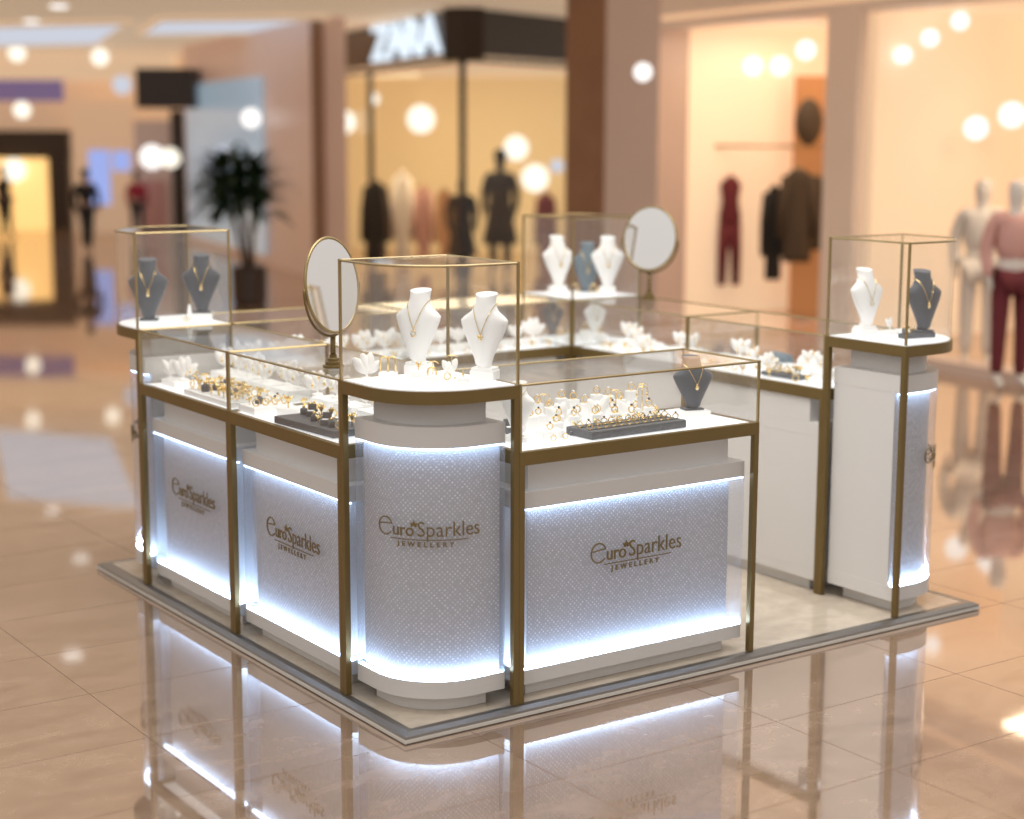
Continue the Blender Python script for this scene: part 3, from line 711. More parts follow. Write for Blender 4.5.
# left group of the front counter
for i,(x,y,w_,h_,l) in enumerate(((.735,.185,.09,.030,'broad white stepped block left of the dark tray'),(.725,.300,.055,.065,'tall white block at the left of the front counter, dark gem on top'),(.785,.330,.05,.062,'tall white block behind the broad stepped block'),(.80,.235,.045,.045,'mid-height white cube beside the broad stepped block'))):
    block(x,y,ZC,-.2,w_,w_*.8,h_,l)
    place('ring_dark', ring_maker('darkgem'), (x,y,ZC+h_), -.3, 'dark stone ring on the '+l.replace(', dark gem on top',''), 'ring', sc=.95)
place('boxp', box_maker, (.66,.34,ZC), -.3, 'open dark ring box at the left rear of the front counter', 'ring box', sc=1.2)
place('boxp', box_maker, (.835,.13+.05,ZC), -.5, 'open dark ring box against the left end of the long tray', 'ring box', sc=.7)
for i,(x,y) in enumerate(((.70,.115),(.765,.13))):
    place('ring_gem', ring_maker(), (x,y,ZC), -.3, ('gold ring lying in front of the broad stepped block, left one','gold ring lying in front of the broad stepped block, right one')[i], 'ring', sc=.9)

# --- near left counter (x 0-.468, y .468-1.405)
dt = thing('charm_tray', 'dark grey tray with charm pots in the near left counter', 'tray', (.125,.835,ZC), PI/2+.06)
MB().box(-.215,.215,-.085,.085,0,.028).build('slab', M['tray'], dt, bevel=.003)
for i in range(8):
    y = 1.01 - i*.052; x = .115 + R.uniform(-.035,.03)
    k = ['cup','boxp','ring_dark','cup','brooch3','boxp','cup','ring_gem'][i]
    mk = {'cup':cup_maker,'boxp':box_maker,'ring_dark':ring_maker('darkgem'),'ring_gem':ring_maker(),'brooch3':brooch_maker()}[k]
    nm = {'cup':'dark gold-topped charm pot','boxp':'small dark ring box','ring_dark':'dark stone gold ring','ring_gem':'pale stone gold ring','brooch3':'gold brooch'}[k]
    place(k, mk, (x,y,ZC+.028), -.8, nm+' on the near left dark tray, '+['nearest its far end','beside the farthest pot','next along from the ring box','second pot along','in the middle','past the middle','third pot along','at its near end'][i], {'cup':'charm','boxp':'ring box','ring_dark':'ring','ring_gem':'ring','brooch3':'brooch'}[k], sc=1.05)
for i in range(5):
    y = .99 - i*.08
    place('brooch4', brooch_maker(6,9,.034), (.165,y,ZC+.028), R.uniform(0,3), 'tall gold flower brooch at the rear of the dark tray in the near left counter', 'brooch', 'tall gold flower brooches on the dark tray', sc=1.3)
place('disc', disc_maker, (.16,1.17,ZC), 0, 'round white riser in the near left counter', 'riser', sc=1.1)
place('brooch5', brooch_maker(7,14,.026), (.15,1.16,ZC+.033), 0, 'gold spray brooch on the round white riser', 'brooch', sc=1.5)
wt = thing('ring_tray', 'low white tray with dark and gold pieces in the near left counter', 'tray', (.13,1.315,ZC), PI/2)
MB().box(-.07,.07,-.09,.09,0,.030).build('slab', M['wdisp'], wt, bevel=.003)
for i in range(8):
    k = R.choice(['ring_gem','ring_dark','brooch3','cup']); mk = {'cup':cup_maker,'ring_dark':ring_maker('darkgem'),'ring_gem':ring_maker(),'brooch3':brooch_maker()}[k]
    place(k, mk, (.065+ (i%4)*.042, 1.275+(i//4)*.06, ZC+.030), R.uniform(-2,0), {'cup':'dark charm pot','ring_dark':'dark stone gold ring','ring_gem':'pale stone gold ring','brooch3':'gold brooch'}[k]+' on the low white tray of the near left counter', {'cup':'charm','ring_dark':'ring','ring_gem':'ring','brooch3':'brooch'}[k], 'pieces on the low white tray of the near left counter', sc=1.2)
# raised rear rows in the near left counter
for i in range(4):
    y = .60 + i*.19
    block(.345,y,ZC,PI/2,.15,.10,.055,['white riser nearest the tower in the rear of the near left counter','second white riser from the tower in the near left counter','third white riser from the tower in the near left counter','farthest white riser in the rear of the near left counter'][i])
GL = 'white petal displays in the near left counter'
for i in range(7):
    y = .57 + i*.115; x = .33 + R.uniform(-.04,.05)
    place(('leafA','leafB','leafC')[i%3], leaf_maker(5,31), (x,y,ZC+.055), -.9+R.uniform(-.3,.3), 'white petal display on the rear risers of the near left counter', 'display stand', GL, sc=R.uniform(.85,1.15)); petal_gold(x, y, ZC+.055, 1, 'near left counter')
for i in range(12):
    y = .55 + i*.066; x = .265 + R.uniform(-.02,.02)
    k = R.choice(['brooch3','brooch5','ring_gem'])
    mk = {'ring_gem':ring_maker(),'brooch3':brooch_maker(),'brooch5':brooch_maker(7,14,.026)}[k]
    place(k, mk, (x,y,ZC+(.055 if .52<y<1.25 and x>.30 else 0)), R.uniform(-2,1), {'ring_gem':'gold ring','brooch3':'small gold brooch','brooch5':'gold spray brooch'}[k]+' along the front of the rear risers in the near left counter', 'ring' if k=='ring_gem' else 'brooch', 'gold pieces before the rear risers of the near left counter', sc=1.4)

# --- far left counter (y 1.405 - 2.333)
block(.12,2.17,ZC,PI/2,.14,.10,.026,'white slab under the petal displays at the far end of the far left counter')
for i,(x,y,s_) in enumerate(((.10,2.205,1.0),(.13,2.13,1.15))):
    place(('leafC','leafA')[i], leaf_maker(3,41), (x,y,ZC+.026), -.9, ['white petal display at the far end of the far left counter, left one','taller white petal display at the far end of the far left counter'][i], 'display stand', sc=s_)
for i in range(4):
    place('drop1', drop_maker, (.13+.012*i,2.10-.012*i,ZC+.085+.01*(i%2)), 0, 'gold drop earring by the petal displays of the far left counter', 'earring', 'drop earrings by the petal displays')
wt = thing('jewellery_tray', 'long white tray heaped with gold and dark pieces in the far left counter', 'tray', (.125,1.685,ZC), PI/2)
MB().box(-.235,.235,-.09,.09,0,.024).build('slab', M['wdisp'], wt, bevel=.003)
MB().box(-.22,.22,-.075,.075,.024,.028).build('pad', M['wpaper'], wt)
GT = 'gold and dark pieces on the long white tray'
for i in range(34):
    k = R.choice(['brooch3','brooch5','ring_gem','ring_dark','cup','brooch4','brooch4','brooch5']); mk = {'cup':cup_maker,'ring_dark':ring_maker('darkgem'),'ring_gem':ring_maker(),'brooch3':brooch_maker(),'brooch5':brooch_maker(7,14,.026),'brooch4':brooch_maker(6,9,.034)}[k]
    x = .07 + (i%3)*.052 + R.uniform(-.008,.008); y = 1.475 + (i//3)*.037 + R.uniform(-.006,.006)
    place(k, mk, (x,y,ZC+.028), R.uniform(-2,1), {'cup':'dark charm pot','ring_dark':'gold ring with a dark stone','ring_gem':'gold ring with a pale stone','brooch3':'small four-armed gold brooch','brooch5':'gold spray brooch','brooch4':'tall gold flower brooch'}[k]+' among the pieces on the long white tray', {'cup':'charm','ring_dark':'ring','ring_gem':'ring'}.get(k,'brooch'), GT, sc=R.uniform(1.2,1.6))
for i in range(4):
    y = 1.53 + i*.20
    block(.35,y,ZC,PI/2,.16,.11,.05,['nearest white rear riser in the far left counter','second white rear riser in the far left counter','third white rear riser in the far left counter','farthest white rear riser in the far left counter'][i])
for i in range(7):
    y = 1.50 + i*.115; x = .345 + R.uniform(-.04,.05)
    place(('leafA','leafB','leafC')[i%3], leaf_maker(5,31), (x,y,ZC+.05), -.9+R.uniform(-.3,.3), 'white petal display on the rear risers of the far left counter', 'display stand', 'white petal displays in the far left counter', sc=R.uniform(.9,1.25)); petal_gold(x, y, ZC+.05, 1, 'far left counter')
for i in range(5):
    place('roll', roll_maker(), (.245,1.56+i*.15,ZC), PI/2+R.uniform(-.2,.2), 'white bracelet cushion between tray and risers in the far left counter', 'cushion', 'white bracelet cushions of the far left counter', sc=.75)
    place('brac', bracelet_maker, (.245,1.56+i*.15,ZC+.038), R.uniform(0,2), 'gold bracelet on a white cushion in the far left counter', 'bracelet', 'gold bracelets in the far left counter', sc=.8)

# --- right-hand counters (x 2.441-2.909, y .468-2.333)
for i in range(5):
    y = .66+i*.36
    block(2.72,y,ZC,PI/2,.24,.13,.03,['white slab nearest the right-hand tower in the right counter','second white slab from the right-hand tower','middle white slab of the right-side counters','fourth white slab from the right-hand tower','white slab nearest the back centre tower'][i])
place('rollg', roll_maker('bluegrey',.16,.036), (2.80,1.12,ZC), 1.35, 'slate blue bracelet cushion in the right-side counter', 'cushion')
place('rolll', roll_maker('wdisp',.18,.040), (2.80,.90,ZC), 1.35, 'fat pale bracelet cushion in the right-side counter', 'cushion')
rt_ = thing('ring_tray', 'dark tray of gold pieces in the right-side counter', 'tray', (2.58,.86,ZC), PI/2)
MB().box(-.12,.12,-.04,.04,0,.018).build('slab', M['tray'], rt_, bevel=.003)
for i in range(8):
    k = R.choice(['brooch5','ring_gem','ring_dark']); mk = {'ring_dark':ring_maker('darkgem'),'ring_gem':ring_maker(),'brooch5':brooch_maker(7,14,.026)}[k]
    place(k, mk, (2.58+R.uniform(-.02,.02),.76+i*.028,ZC+.018), R.uniform(-1,1), {'ring_dark':'gold ring with dark stone','ring_gem':'gold ring with pale stone','brooch5':'gold spray brooch'}[k]+' on the dark tray of the right-side counter', 'brooch' if k=='brooch5' else 'ring', 'pieces on the dark tray of the right-side counter', sc=1.3)
for i in range(12):
    y = .58+i*.148; x = 2.60 + (i%3)*.06 + (.04 if i < 4 else 0)
    place(('leafA','leafB','leafC')[i%3], leaf_maker(5,31), (x,y,ZC+(.03 if x>2.655 else 0)), -.9+R.uniform(-.4,.4), 'white petal display in the right-side counters', 'display stand', 'white petal displays in the right-side counters', sc=R.uniform(.75,1.1)); petal_gold(x, y, ZC+(.03 if x>2.655 else 0), .9, 'right-side counters')
for i in range(20):
    k = R.choice(['brooch3','ring_gem','brooch5']); mk = {'ring_gem':ring_maker(),'brooch3':brooch_maker(),'brooch5':brooch_maker(7,14,.026)}[k]
    place(k, mk, (2.53+R.uniform(-.03,.03),.55+i*.086,ZC), R.uniform(-1,1), {'ring_gem':'gold ring','brooch3':'four-armed gold brooch','brooch5':'gold spray brooch'}[k]+' along the inner glass of the right-side counters', 'ring' if k=='ring_gem' else 'brooch', 'gold pieces along the inner glass of the right-side counters', sc=1.3)
# --- lower case of back tower and the back counters
for i,(x,y,w_,h_) in enumerate(((2.50,2.42,.06,.05),(2.58,2.40,.05,.07),(2.52,2.54,.05,.03),(2.66,2.37,.06,.05))):
    block(x,y,ZC,-.3,w_,w_,h_,['white cube in the lower tower case, left corner','tall white cube in the lower tower case','low white cube before the small charcoal bust','white cube in the lower tower case, right end'][i])
    place('ring_gem', ring_maker(), (x,y,ZC+h_), -.4, ['gold ring on the left corner cube of the lower tower case','gold ring on the tall cube of the lower tower case','gold ring on the low cube before the small charcoal bust','gold ring on the right end cube of the lower tower case'][i], 'ring', sc=1.4)
for i in range(8):
    x = .58 + i*.235
    block(x,2.50,ZC,0,.17,.14,.03,'low white slab in the back counters','wdisp','white slabs in the back counters')
for i in range(16):
    x = .55 + i*.117
    place(('leafA','leafB','leafC')[i%3], leaf_maker(5,31), (x,2.50+R.uniform(-.03,.03),ZC+.03), -.6+R.uniform(-.4,.4), 'white petal display in the back counters', 'display stand', 'white petal displays in the back counters', sc=R.uniform(.9,1.25))
    if i < 10: petal_gold(x, 2.50, ZC+.03, 1, 'back counters')
for i in range(18):
    k = R.choice(['brooch3','ring_gem','brooch5']); mk = {'ring_gem':ring_maker(),'brooch3':brooch_maker(),'brooch5':brooch_maker(7,14,.026)}[k]
    place(k, mk, (.54+i*.105,2.39+R.uniform(-.015,.015),ZC), R.uniform(-1,1), {'ring_gem':'gold ring','brooch3':'four-armed gold brooch','brooch5':'gold spray brooch'}[k]+' along the inner glass of the back counters', 'ring' if k=='ring_gem' else 'brooch', 'gold pieces in the back counters', sc=1.3)

# ------------------------------------------------------------ mirrors
def mirror(label, loc, zc, r, ndir, tilt):
    """round vanity mirror in a half yoke; ndir = heading of its face"""
    t = thing('vanity_mirror', label, 'mirror', loc, 0)
    bz = 0
    MB().lathe([(.040,0),(.040,.008),(.030,.011),(.030,.022),(.022,.025),(.022,.034),(.014,.038),(.014,.048)], 24).build('base', M['brass'], t, autosm=.5)
    hc = zc - loc[2]
    nx, ny = math.cos(ndir), math.sin(ndir); tx, ty = -ny, nx   # tangent
    MB().tube([(0,0,.04),(0,0,hc-r-.012)], .010, 12).build('pole', M['brass'], t, smooth=True)
    y = MB(); y.tube([(tx*(r+.010)*math.cos(a), ty*(r+.010)*math.cos(a), hc+(r+.010)*math.sin(a)) for a in [PI + PI*i/24 for i in range(25)]], .005, 8)
    y.build('yoke', M['brass'], t, smooth=True)
    d = bpy.data.objects.new('mirror_head', None)
    n = Vector((nx*math.cos(tilt), ny*math.cos(tilt), math.sin(tilt)))
    rot = n.to_track_quat('Z','Y').to_matrix()
    def tr_(b): b.v = [tuple(rot @ Vector(v) + Vector((0,0,hc))) for v in b.v]; return b
    f = tr_(MB().tube([(r*.985*math.cos(a), r*.985*math.sin(a), 0) for a in [2*PI*i/56 for i in range(56)]], .0065, 8, closed=True)).build('frame', M['brass_thin'], t, smooth=True)
    tr_(MB().lathe([(r*.97,-.003),(r*.97,.003)], 56)).build('mirror_glass', M['mirror'], f)
    return t
mirror('tall round gold-framed mirror on the left-side counter beside the nearest tower', (.135,.755,ZT), 1.525, .180, math.atan2(-.88,.48), .12)
mirror('round gold-framed mirror on the right-side counter beside the back centre tower', (2.80,2.13,ZT), 1.54, .170, math.atan2(-.27,-.96), .12)

# ------------------------------------------------------------ the mall around
Fv = Vector((math.cos(yaw), math.sin(yaw), 0)); Rv = Vector((math.sin(yaw), -math.cos(yaw), 0))
def P(a, d, z=0):  # a to the right of the hall axis, d along it
    v = Vector((-2.9048,-4.8053,0)) + Rv*a + Fv*d; return (v.x, v.y, z)
hall_rz = yaw - PI/2
def wall(mb_, p0, p1, z0, z1, th=.25):
    """upright slab from p0 to p1 (a, d), thickness going away from the viewer"""
    d0 = Vector((p1[0]-p0[0], p1[1]-p0[1])); n = Vector((-d0.y, d0.x)).normalized()
    if n.y < 0: n = -n
    q = [p0, p1, (p1[0]+n.x*th, p1[1]+n.y*th), (p0[0]+n.x*th, p0[1]+n.y*th)]
    vs = [P(a,d,z0) for a,d in q] + [P(a,d,z1) for a,d in q]
    return mb_.add(vs, [(0,3,2,1),(4,5,6,7),(0,1,5,4),(1,2,6,5),(2,3,7,6),(3,0,4,7)])
def slabm(mb_, pts, z0, z1):
    return mb_.prism([P(a,d)[:2] for a,d in pts], z0, z1)
def struct(name, mb_, m): return tag(mb_.build(name, m), kind='structure')

M['taupe'] = pbr('taupe_stone_pier_glow', (.48,.36,.29), .35, noise=.08, nscale=2, em=(.7,.48,.38), ems=.20)  # stone given its own glow to lighten the pier
M['taupe_l'] = pbr('light_taupe_stone_glow', (.66,.52,.42), .35, noise=.08, nscale=2, em=(.8,.55,.4), ems=.22)  # emission lifts stone that would otherwise stand in shadow
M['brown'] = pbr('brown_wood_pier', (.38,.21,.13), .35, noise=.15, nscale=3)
M['pink'] = pbr('rosy_beige_stone_wall_glow', (.78,.56,.45), .4, noise=.06, nscale=1.5, em=(.8,.5,.4), ems=.12)  # weak glow in the stone stands in for hall light
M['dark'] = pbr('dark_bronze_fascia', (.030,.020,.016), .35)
M['beige'] = pbr('warm_beige_plaster_glow', (.80,.60,.43), .6, em=(1,.7,.45), ems=.26)  # plaster emits a little, brightening the far hall
M['ceil'] = pbr('cream_ceiling_glow', (.80,.64,.46), .7, em=(1,.78,.55), ems=.34)  # ceiling surface glows in place of light falling on it
M['peach'] = pbr('peach_shop_wall_glow', (.92,.70,.50), .6, em=(1,.60,.34), ems=.40)  # warm shop lighting partly put into the wall as emission
M['cream'] = pbr('cream_shop_wall_glow', (.90,.74,.56), .6, em=(1,.74,.50), ems=.40)  # cream surfaces glow to imitate a brightly lit shop
M['yellow'] = pbr('honey_shop_wall_glow', (.80,.62,.33), .6, em=(1,.74,.36), ems=.30)  # back wall emission imitates the golden shop light
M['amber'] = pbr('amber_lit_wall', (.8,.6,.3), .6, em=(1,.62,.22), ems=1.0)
M['orange'] = pbr('orange_wood_panel_glow', (.42,.18,.06), .5, em=(1,.42,.15), ems=.20)  # warm glow added to the wood colour as if lit
M['sky'] = emit('cool_skylight_glass', (.84,.88,1.0), .74)
M['bulb'] = emit('warm_globe_glow', (1,.93,.78), 1.5)
M['bulbw'] = emit('white_globe_glow', (1,.96,.92), 1.5)
M['bluescreen'] = emit('blue_screen_glow', (.42,.52,1.0), .85)
M['sign'] = emit('cool_white_letter_glow', (.80,.90,1.0), 1.15)
M['bluegl'] = pbr('blue_grey_window', (.30,.38,.44), .2, em=(.5,.66,.80), ems=.38)
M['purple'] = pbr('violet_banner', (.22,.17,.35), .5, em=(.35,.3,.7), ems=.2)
M['leaf'] = pbr('dark_green_frond', (.020,.055,.024), .5, noise=.4, nscale=6)
M['pot'] = pbr('dark_brown_planter', (.045,.025,.018), .4)
M['stemm'] = pbr('brown_stem', (.12,.08,.05), .7)
M['maroon'] = pbr('maroon_cloth', (.16,.022,.030), .8)
M['blackc'] = pbr('black_cloth', (.016,.014,.014), .8)
M['olive'] = pbr('dark_olive_cloth', (.065,.045,.028), .8)
M['red'] = pbr('crimson_cloth', (.45,.03,.05), .8)
M['blush'] = pbr('blush_cloth', (.75,.42,.36), .8)
M['whitec'] = pbr('white_cloth', (.85,.78,.70), .8)
M['skin'] = pbr('skin', (.45,.26,.18), .6)
M['hair'] = pbr('dark_hair', (.02,.014,.01), .6)
M['chrome'] = pbr('rail_metal', (.45,.33,.2), .3, .8)

# ceiling with skylight wells
CZ = 3.70
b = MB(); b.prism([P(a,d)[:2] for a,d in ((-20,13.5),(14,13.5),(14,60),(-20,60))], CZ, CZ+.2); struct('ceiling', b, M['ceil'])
for i, pts in enumerate((((-5.0,24.5),(-2.6,24.0),(-3.4,27.5),(-6.2,28.5)), ((-8.0,26.0),(-5.6,25.2),(-7.6,31.5),(-10.2,32.5)))):
    s_ = thing('skylight', ['cool white skylight panel in the ceiling near the stone wall','cool white skylight panel in the ceiling over the far hall'][i], 'skylight', P(0,0,0), 0)
    s_.location = (0,0,0)
    MB().prism([P(a,d)[:2] for a,d in pts], CZ-.03, CZ-.01).build('light_panel', M['sky'], s_)
    q = [P(a,d)[:2] for a,d in pts]; fb = MB()
    for k in range(4): fb.tube([(*q[k],CZ-.03),(*q[(k+1)%4],CZ-.03)], .05, 4)
    fb.build('frame', M['ceil'], s_)
# far end wall
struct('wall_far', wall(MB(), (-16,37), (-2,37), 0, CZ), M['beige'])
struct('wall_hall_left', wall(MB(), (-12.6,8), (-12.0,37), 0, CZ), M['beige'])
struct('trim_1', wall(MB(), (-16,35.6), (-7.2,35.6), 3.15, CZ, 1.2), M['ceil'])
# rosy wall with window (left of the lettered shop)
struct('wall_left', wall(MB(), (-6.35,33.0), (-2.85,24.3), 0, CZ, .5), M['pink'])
def onwall(p0, p1, t): return (p0[0]+(p1[0]-p0[0])*t, p0[1]+(p1[1]-p0[1])*t)
A0, A1 = (-6.42,33.0-.06), (-2.92,24.3-.06)
wd_ = MB(); wall(wd_, onwall(A0,A1,.06), onwall(A0,A1,.70), 0.15, 2.95, .05); struct('window_1', wd_, M['bluegl'])
struct('trim_2', wall(MB(), (-2.86,24.25), (-2.68,24.25), 0, CZ, .1), M['brown'])
for i,(t_,z_,r_) in enumerate(((.66,2.30,.15),(.45,1.75,.14),(.44,1.25,.13))):
    a_, d_ = onwall(A0,A1,t_); o = MB().ball(P(a_,d_-.4,z_), r_, 16).build('globe_light', M['bulbw'] if i==0 else M['sky'], None, smooth=True)
    tag(o, ['brightest white globe light in the blue window','cool globe light in the middle of the blue window, behind the palm','lowest cool globe light in the blue window'][i], 'light')

# lettered shop
Z0, Z1, Z2 = (-3.1,29.0), (-.66,22.4), (.95,24.9)
sh = thing('lettered_shop', 'corner clothes shop with dark fascia and white glowing letters', 'shop', (0,0,0))
f_ = MB(); wall(f_, Z0, Z1, 3.02, CZ, .3); fa = f_.build('fascia', M['dark'], sh)
f_ = MB(); wall(f_, Z1, Z2, 3.02, CZ, .3); f_.build('fascia', M['dark'], sh)
f_ = MB()
for q in (Z0, onwall(Z0,Z1,.36), Z1, Z2): f_.cbox(*P(q[0],q[1]+.02,1.5)[:2], 1.5, .09, .09, 3.05, hall_rz)
f_.build('window_frame', M['dark'], sh)
g_ = MB(); g_.add([P(*Z0,0.05),P(*Z1,0.05),P(*Z1,3.02),P(*Z0,3.02)],[(0,1,2,3)]); g_.build('window_pane', M['shopglass'], sh)
g_ = MB(); g_.add([P(*Z1,0.05),P(*Z2,0.05),P(*Z2,3.02),P(*Z1,3.02)],[(0,1,2,3)]); g_.build('window_pane', M['shopglass'], sh)
wall(MB(), (-4.6,31.0), (2.6,29.5), 0, 3.3, .2).build('back_wall', M['yellow'], sh)
slabm(MB(), [Z0,Z1,Z2,(2.6,29.5),(-4.6,31)], 3.05, 3.10).build('shop_ceiling', M['cream'], sh)
vs, fs = text_mesh('ZARA', .74, .86, .03, .012, .95); x1 = max(v[0] for v in vs)
t0, t1 = .40, .885; k = math.dist(Z0,Z1)*(t1-t0)/x1
q0, q1 = onwall(Z0,Z1,t0), onwall(Z0,Z1,t1); wdir = (Vector(P(*q1))-Vector(P(*q0))).normalized(); nrm = Vector((wdir.y,-wdir.x,0))
L_ = MB().add([tuple(Vector(P(*q0,3.16)) + wdir*(x*k) + Vector((0,0,y)) + nrm*(.04+z)) for x,y,z in vs], fs); L_.build('sign_lettering', M['sign'], sh)
area('shop_ceiling_light', P(-1.2,26.5,2.95), 3.0, 110, (1,.80,.50))

def globe(a, d, z, r, label, m='bulb'):
    return tag(MB().ball(P(a,d,z), r, 16).build('globe_light', M[m], None, smooth=True), label, 'light')
def px(x_, y_, d):  # hall position of a sight line at distance d
    a = (x_-512)/1682.78*d*1.0135; 
    v = fw + r2*((x_-512)/1682.78) + u2*((409.5-y_)/1682.78); t = d/(v.x*Fv.x+v.y*Fv.y)
    w_ = Vector((-2.9048,-4.8053,H)) + v*t; rel = Vector((w_.x+2.9048, w_.y+4.8053,0)); return rel.dot(Rv), d, w_.z
BG_GLOBES = [(343,122,27.5,.20,'warm globe light at the left of the lettered shop window','bulb'),(421,119,25,.21,'large warm globe light in the middle pane of the lettered shop','bulb'),
 (373,99,27,.10,'small warm globe light above the left pane of the lettered shop','bulb'),(516,148,27,.2,'warm lamp low in the right pane of the lettered shop','bulb'),(535,178,27,.22,'soft warm lamp beside the shop mannequin','bulb'),
 (557,166,24.2,.10,'small bluish globe at the right edge of the lettered shop','sky'),
 (643,72,18.6,.10,'white glowing ball standing in for a light reflected on the pier','bulbw'),  # emissive ball imitates a reflection in the pier, no lamp there
 (753,66,19.3,.11,'leftmost of the three globe lights in the peach shop','bulbw'),(780,66,19.3,.11,'middle of the three globe lights in the peach shop','bulbw'),(806,50,19.3,.11,'rightmost and highest of the three globe lights in the peach shop','bulbw'),
 (903,55,17,.09,'lowest of three dim globes at the top of the cream window','bulbw'),(930,38,17,.09,'middle of three dim globes at the top of the cream window','bulbw'),(960,21,17,.09,'topmost dim globe in the cream window','bulbw'),
 (976,128,17,.12,'left bright globe in the cream window','bulbw'),(1012,115,17,.13,'right bright globe in the cream window','bulbw'),
 (17,53,33,.16,'dim ceiling globe at the far left','bulb'),(100,57,33,.16,'dim ceiling globe right of the far left one','bulb'),(22,110,33,.16,'globe light under the violet banner','bulb'),
 (152,157,31,.22,'bright white globe light beside the dark hanging sign','bulbw'),(170,158,31,.18,'yellowish globe light next to the bright white one','bulb'),(122,85,32,.18,'bluish globe light left of the dark hanging sign','sky'),(14,170,36,.24,'yellow lamp in the far left shop','bulb')]
for x_,y_,d,r_,l,m_ in BG_GLOBES:
    a_,d_,z_ = px(x_,y_,d); globe(a_,d_,z_,r_,l,m_)

# ceiling downlights that show as spots in the polished floor
for i,(a_,d_) in enumerate(((-5.9,22.4),(-7.1,25.4),(-4.9,18.1),(4.6,15.0))):
    o = MB().lathe([(.10,-.03),(.12,0)], 20, P(a_,d_,CZ)).build('downlight', M['bulbw'], None); tag(o, 'round ceiling downlight over the hall', 'light', 'round ceiling downlights over the hall')

# piers between the shops
struct('wall_pier_brown', wall(MB(), (.63,20.4), (1.12,20.0), 0, CZ, .6), M['brown'])
struct('wall_pier_taupe', wall(MB(), (1.06,19.6), (1.62,19.0), 0, CZ, .5), M['taupe'])
# right shop facade: from (1.62,19) towards (6.3,10.3)
F0, F1 = (1.62,18.9), (5.9,10.99)
def fp(t): return onwall(F0,F1,t)
def tof(x_):  # where a sight column meets the facade
    k = (x_-512)/1682.78*1.0135; # a = k d
    da, dd = F1[0]-F0[0], F1[1]-F0[1]; return (k*F0[1]-F0[0])/(da-k*dd)
ta, tb = tof(815), tof(846)
rs = thing('clothes_shop', 'long peach and cream lit clothes shop along the right side of the hall', 'shop', (0,0,0))
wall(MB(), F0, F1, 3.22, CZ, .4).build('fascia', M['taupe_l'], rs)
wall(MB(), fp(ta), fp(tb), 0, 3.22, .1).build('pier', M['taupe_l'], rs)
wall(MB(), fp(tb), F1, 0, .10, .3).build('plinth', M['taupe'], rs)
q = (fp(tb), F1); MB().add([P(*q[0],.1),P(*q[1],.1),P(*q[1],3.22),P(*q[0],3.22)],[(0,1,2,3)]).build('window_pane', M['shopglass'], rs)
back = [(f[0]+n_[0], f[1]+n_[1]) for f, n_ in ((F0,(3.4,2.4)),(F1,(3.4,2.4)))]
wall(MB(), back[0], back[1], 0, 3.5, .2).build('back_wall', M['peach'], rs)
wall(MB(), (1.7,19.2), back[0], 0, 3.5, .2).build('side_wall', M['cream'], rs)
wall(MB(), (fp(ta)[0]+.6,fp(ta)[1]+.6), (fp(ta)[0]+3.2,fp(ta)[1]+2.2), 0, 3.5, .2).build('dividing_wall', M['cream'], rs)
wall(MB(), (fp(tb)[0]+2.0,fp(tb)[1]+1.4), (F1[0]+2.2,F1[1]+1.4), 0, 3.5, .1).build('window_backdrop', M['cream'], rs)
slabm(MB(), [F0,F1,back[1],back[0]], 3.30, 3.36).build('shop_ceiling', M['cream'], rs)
c0 = px(793,140,19.85); c1 = px(826,140,19.7)
wall(MB(), (c0[0],c0[1]), (c1[0]+.4,c1[1]), 0, 2.75, .1).build('wood_panel', M['orange'], rs)
area('shop_ceiling_light', P(3.2,18.5,3.2), 2.0, 34, (1,.78,.58))
area('shop_window_light', P(5.2,14.2,3.1), 1.2, 50, (1,.82,.60))

# far left shop and details
fs_ = thing('far_shop', 'distant shop with dark fascia and yellow lit window at the far left', 'shop', (0,0,0))
def rectw(x0,x1,y0,y1,d,m,name,parent,th=.1):
    a0,_,z1 = px(x0,y0,d); a1,_,_ = px(x1,y0,d); z0 = px(x0,y1,d)[2]
    return wall(MB(), (a0,d), (a1,d), max(0,z0), z1, th).build(name, M[m], parent)
rectw(-60,68,130,158,36.5,'dark','fascia',fs_,.3); rectw(-60,46,158,240,36.3,'amber','lit_window',fs_); rectw(48,68,158,240,36.4,'dark','pier',fs_,.3)
o = rectw(-60,62,72,101,36.0,'purple','hanging_banner',None); tag(o,'violet banner band high in the far hall','banner')
o = rectw(135,194,68,108,31.0,'dark','hanging_sign',None,.6); tag(o,'dark hanging sign box left of the blue window','sign')
o = rectw(70,131,101,240,35.5,'beige','stone_pier',None,.6); tag(o,'beige stone pier in the far hall behind the walking person','pier')
o = rectw(133,196,120,240,34.5,'taupe','recessed_shopfront',None,.3); tag(o,'dim brown shopfront left of the blue window','shop')
o = rectw(170,192,110,235,34.0,'dark','dark_doorway_panel',None,.1); tag(o,'dark upright panel beside the palm','panel')
o = rectw(88,108,150,205,33.5,'bluescreen','glowing_screen',None); tag(o,'tall blue glowing screen in the far hall','screen')
o = rectw(112,129,151,171,33.4,'bluescreen','glowing_screen',None); tag(o,'small square blue screen right of the tall one','screen')
o = rectw(140,165,180,236,34.2,'blush','lit_poster',None); tag(o,'pale pink poster panel in the far shopfront','poster')

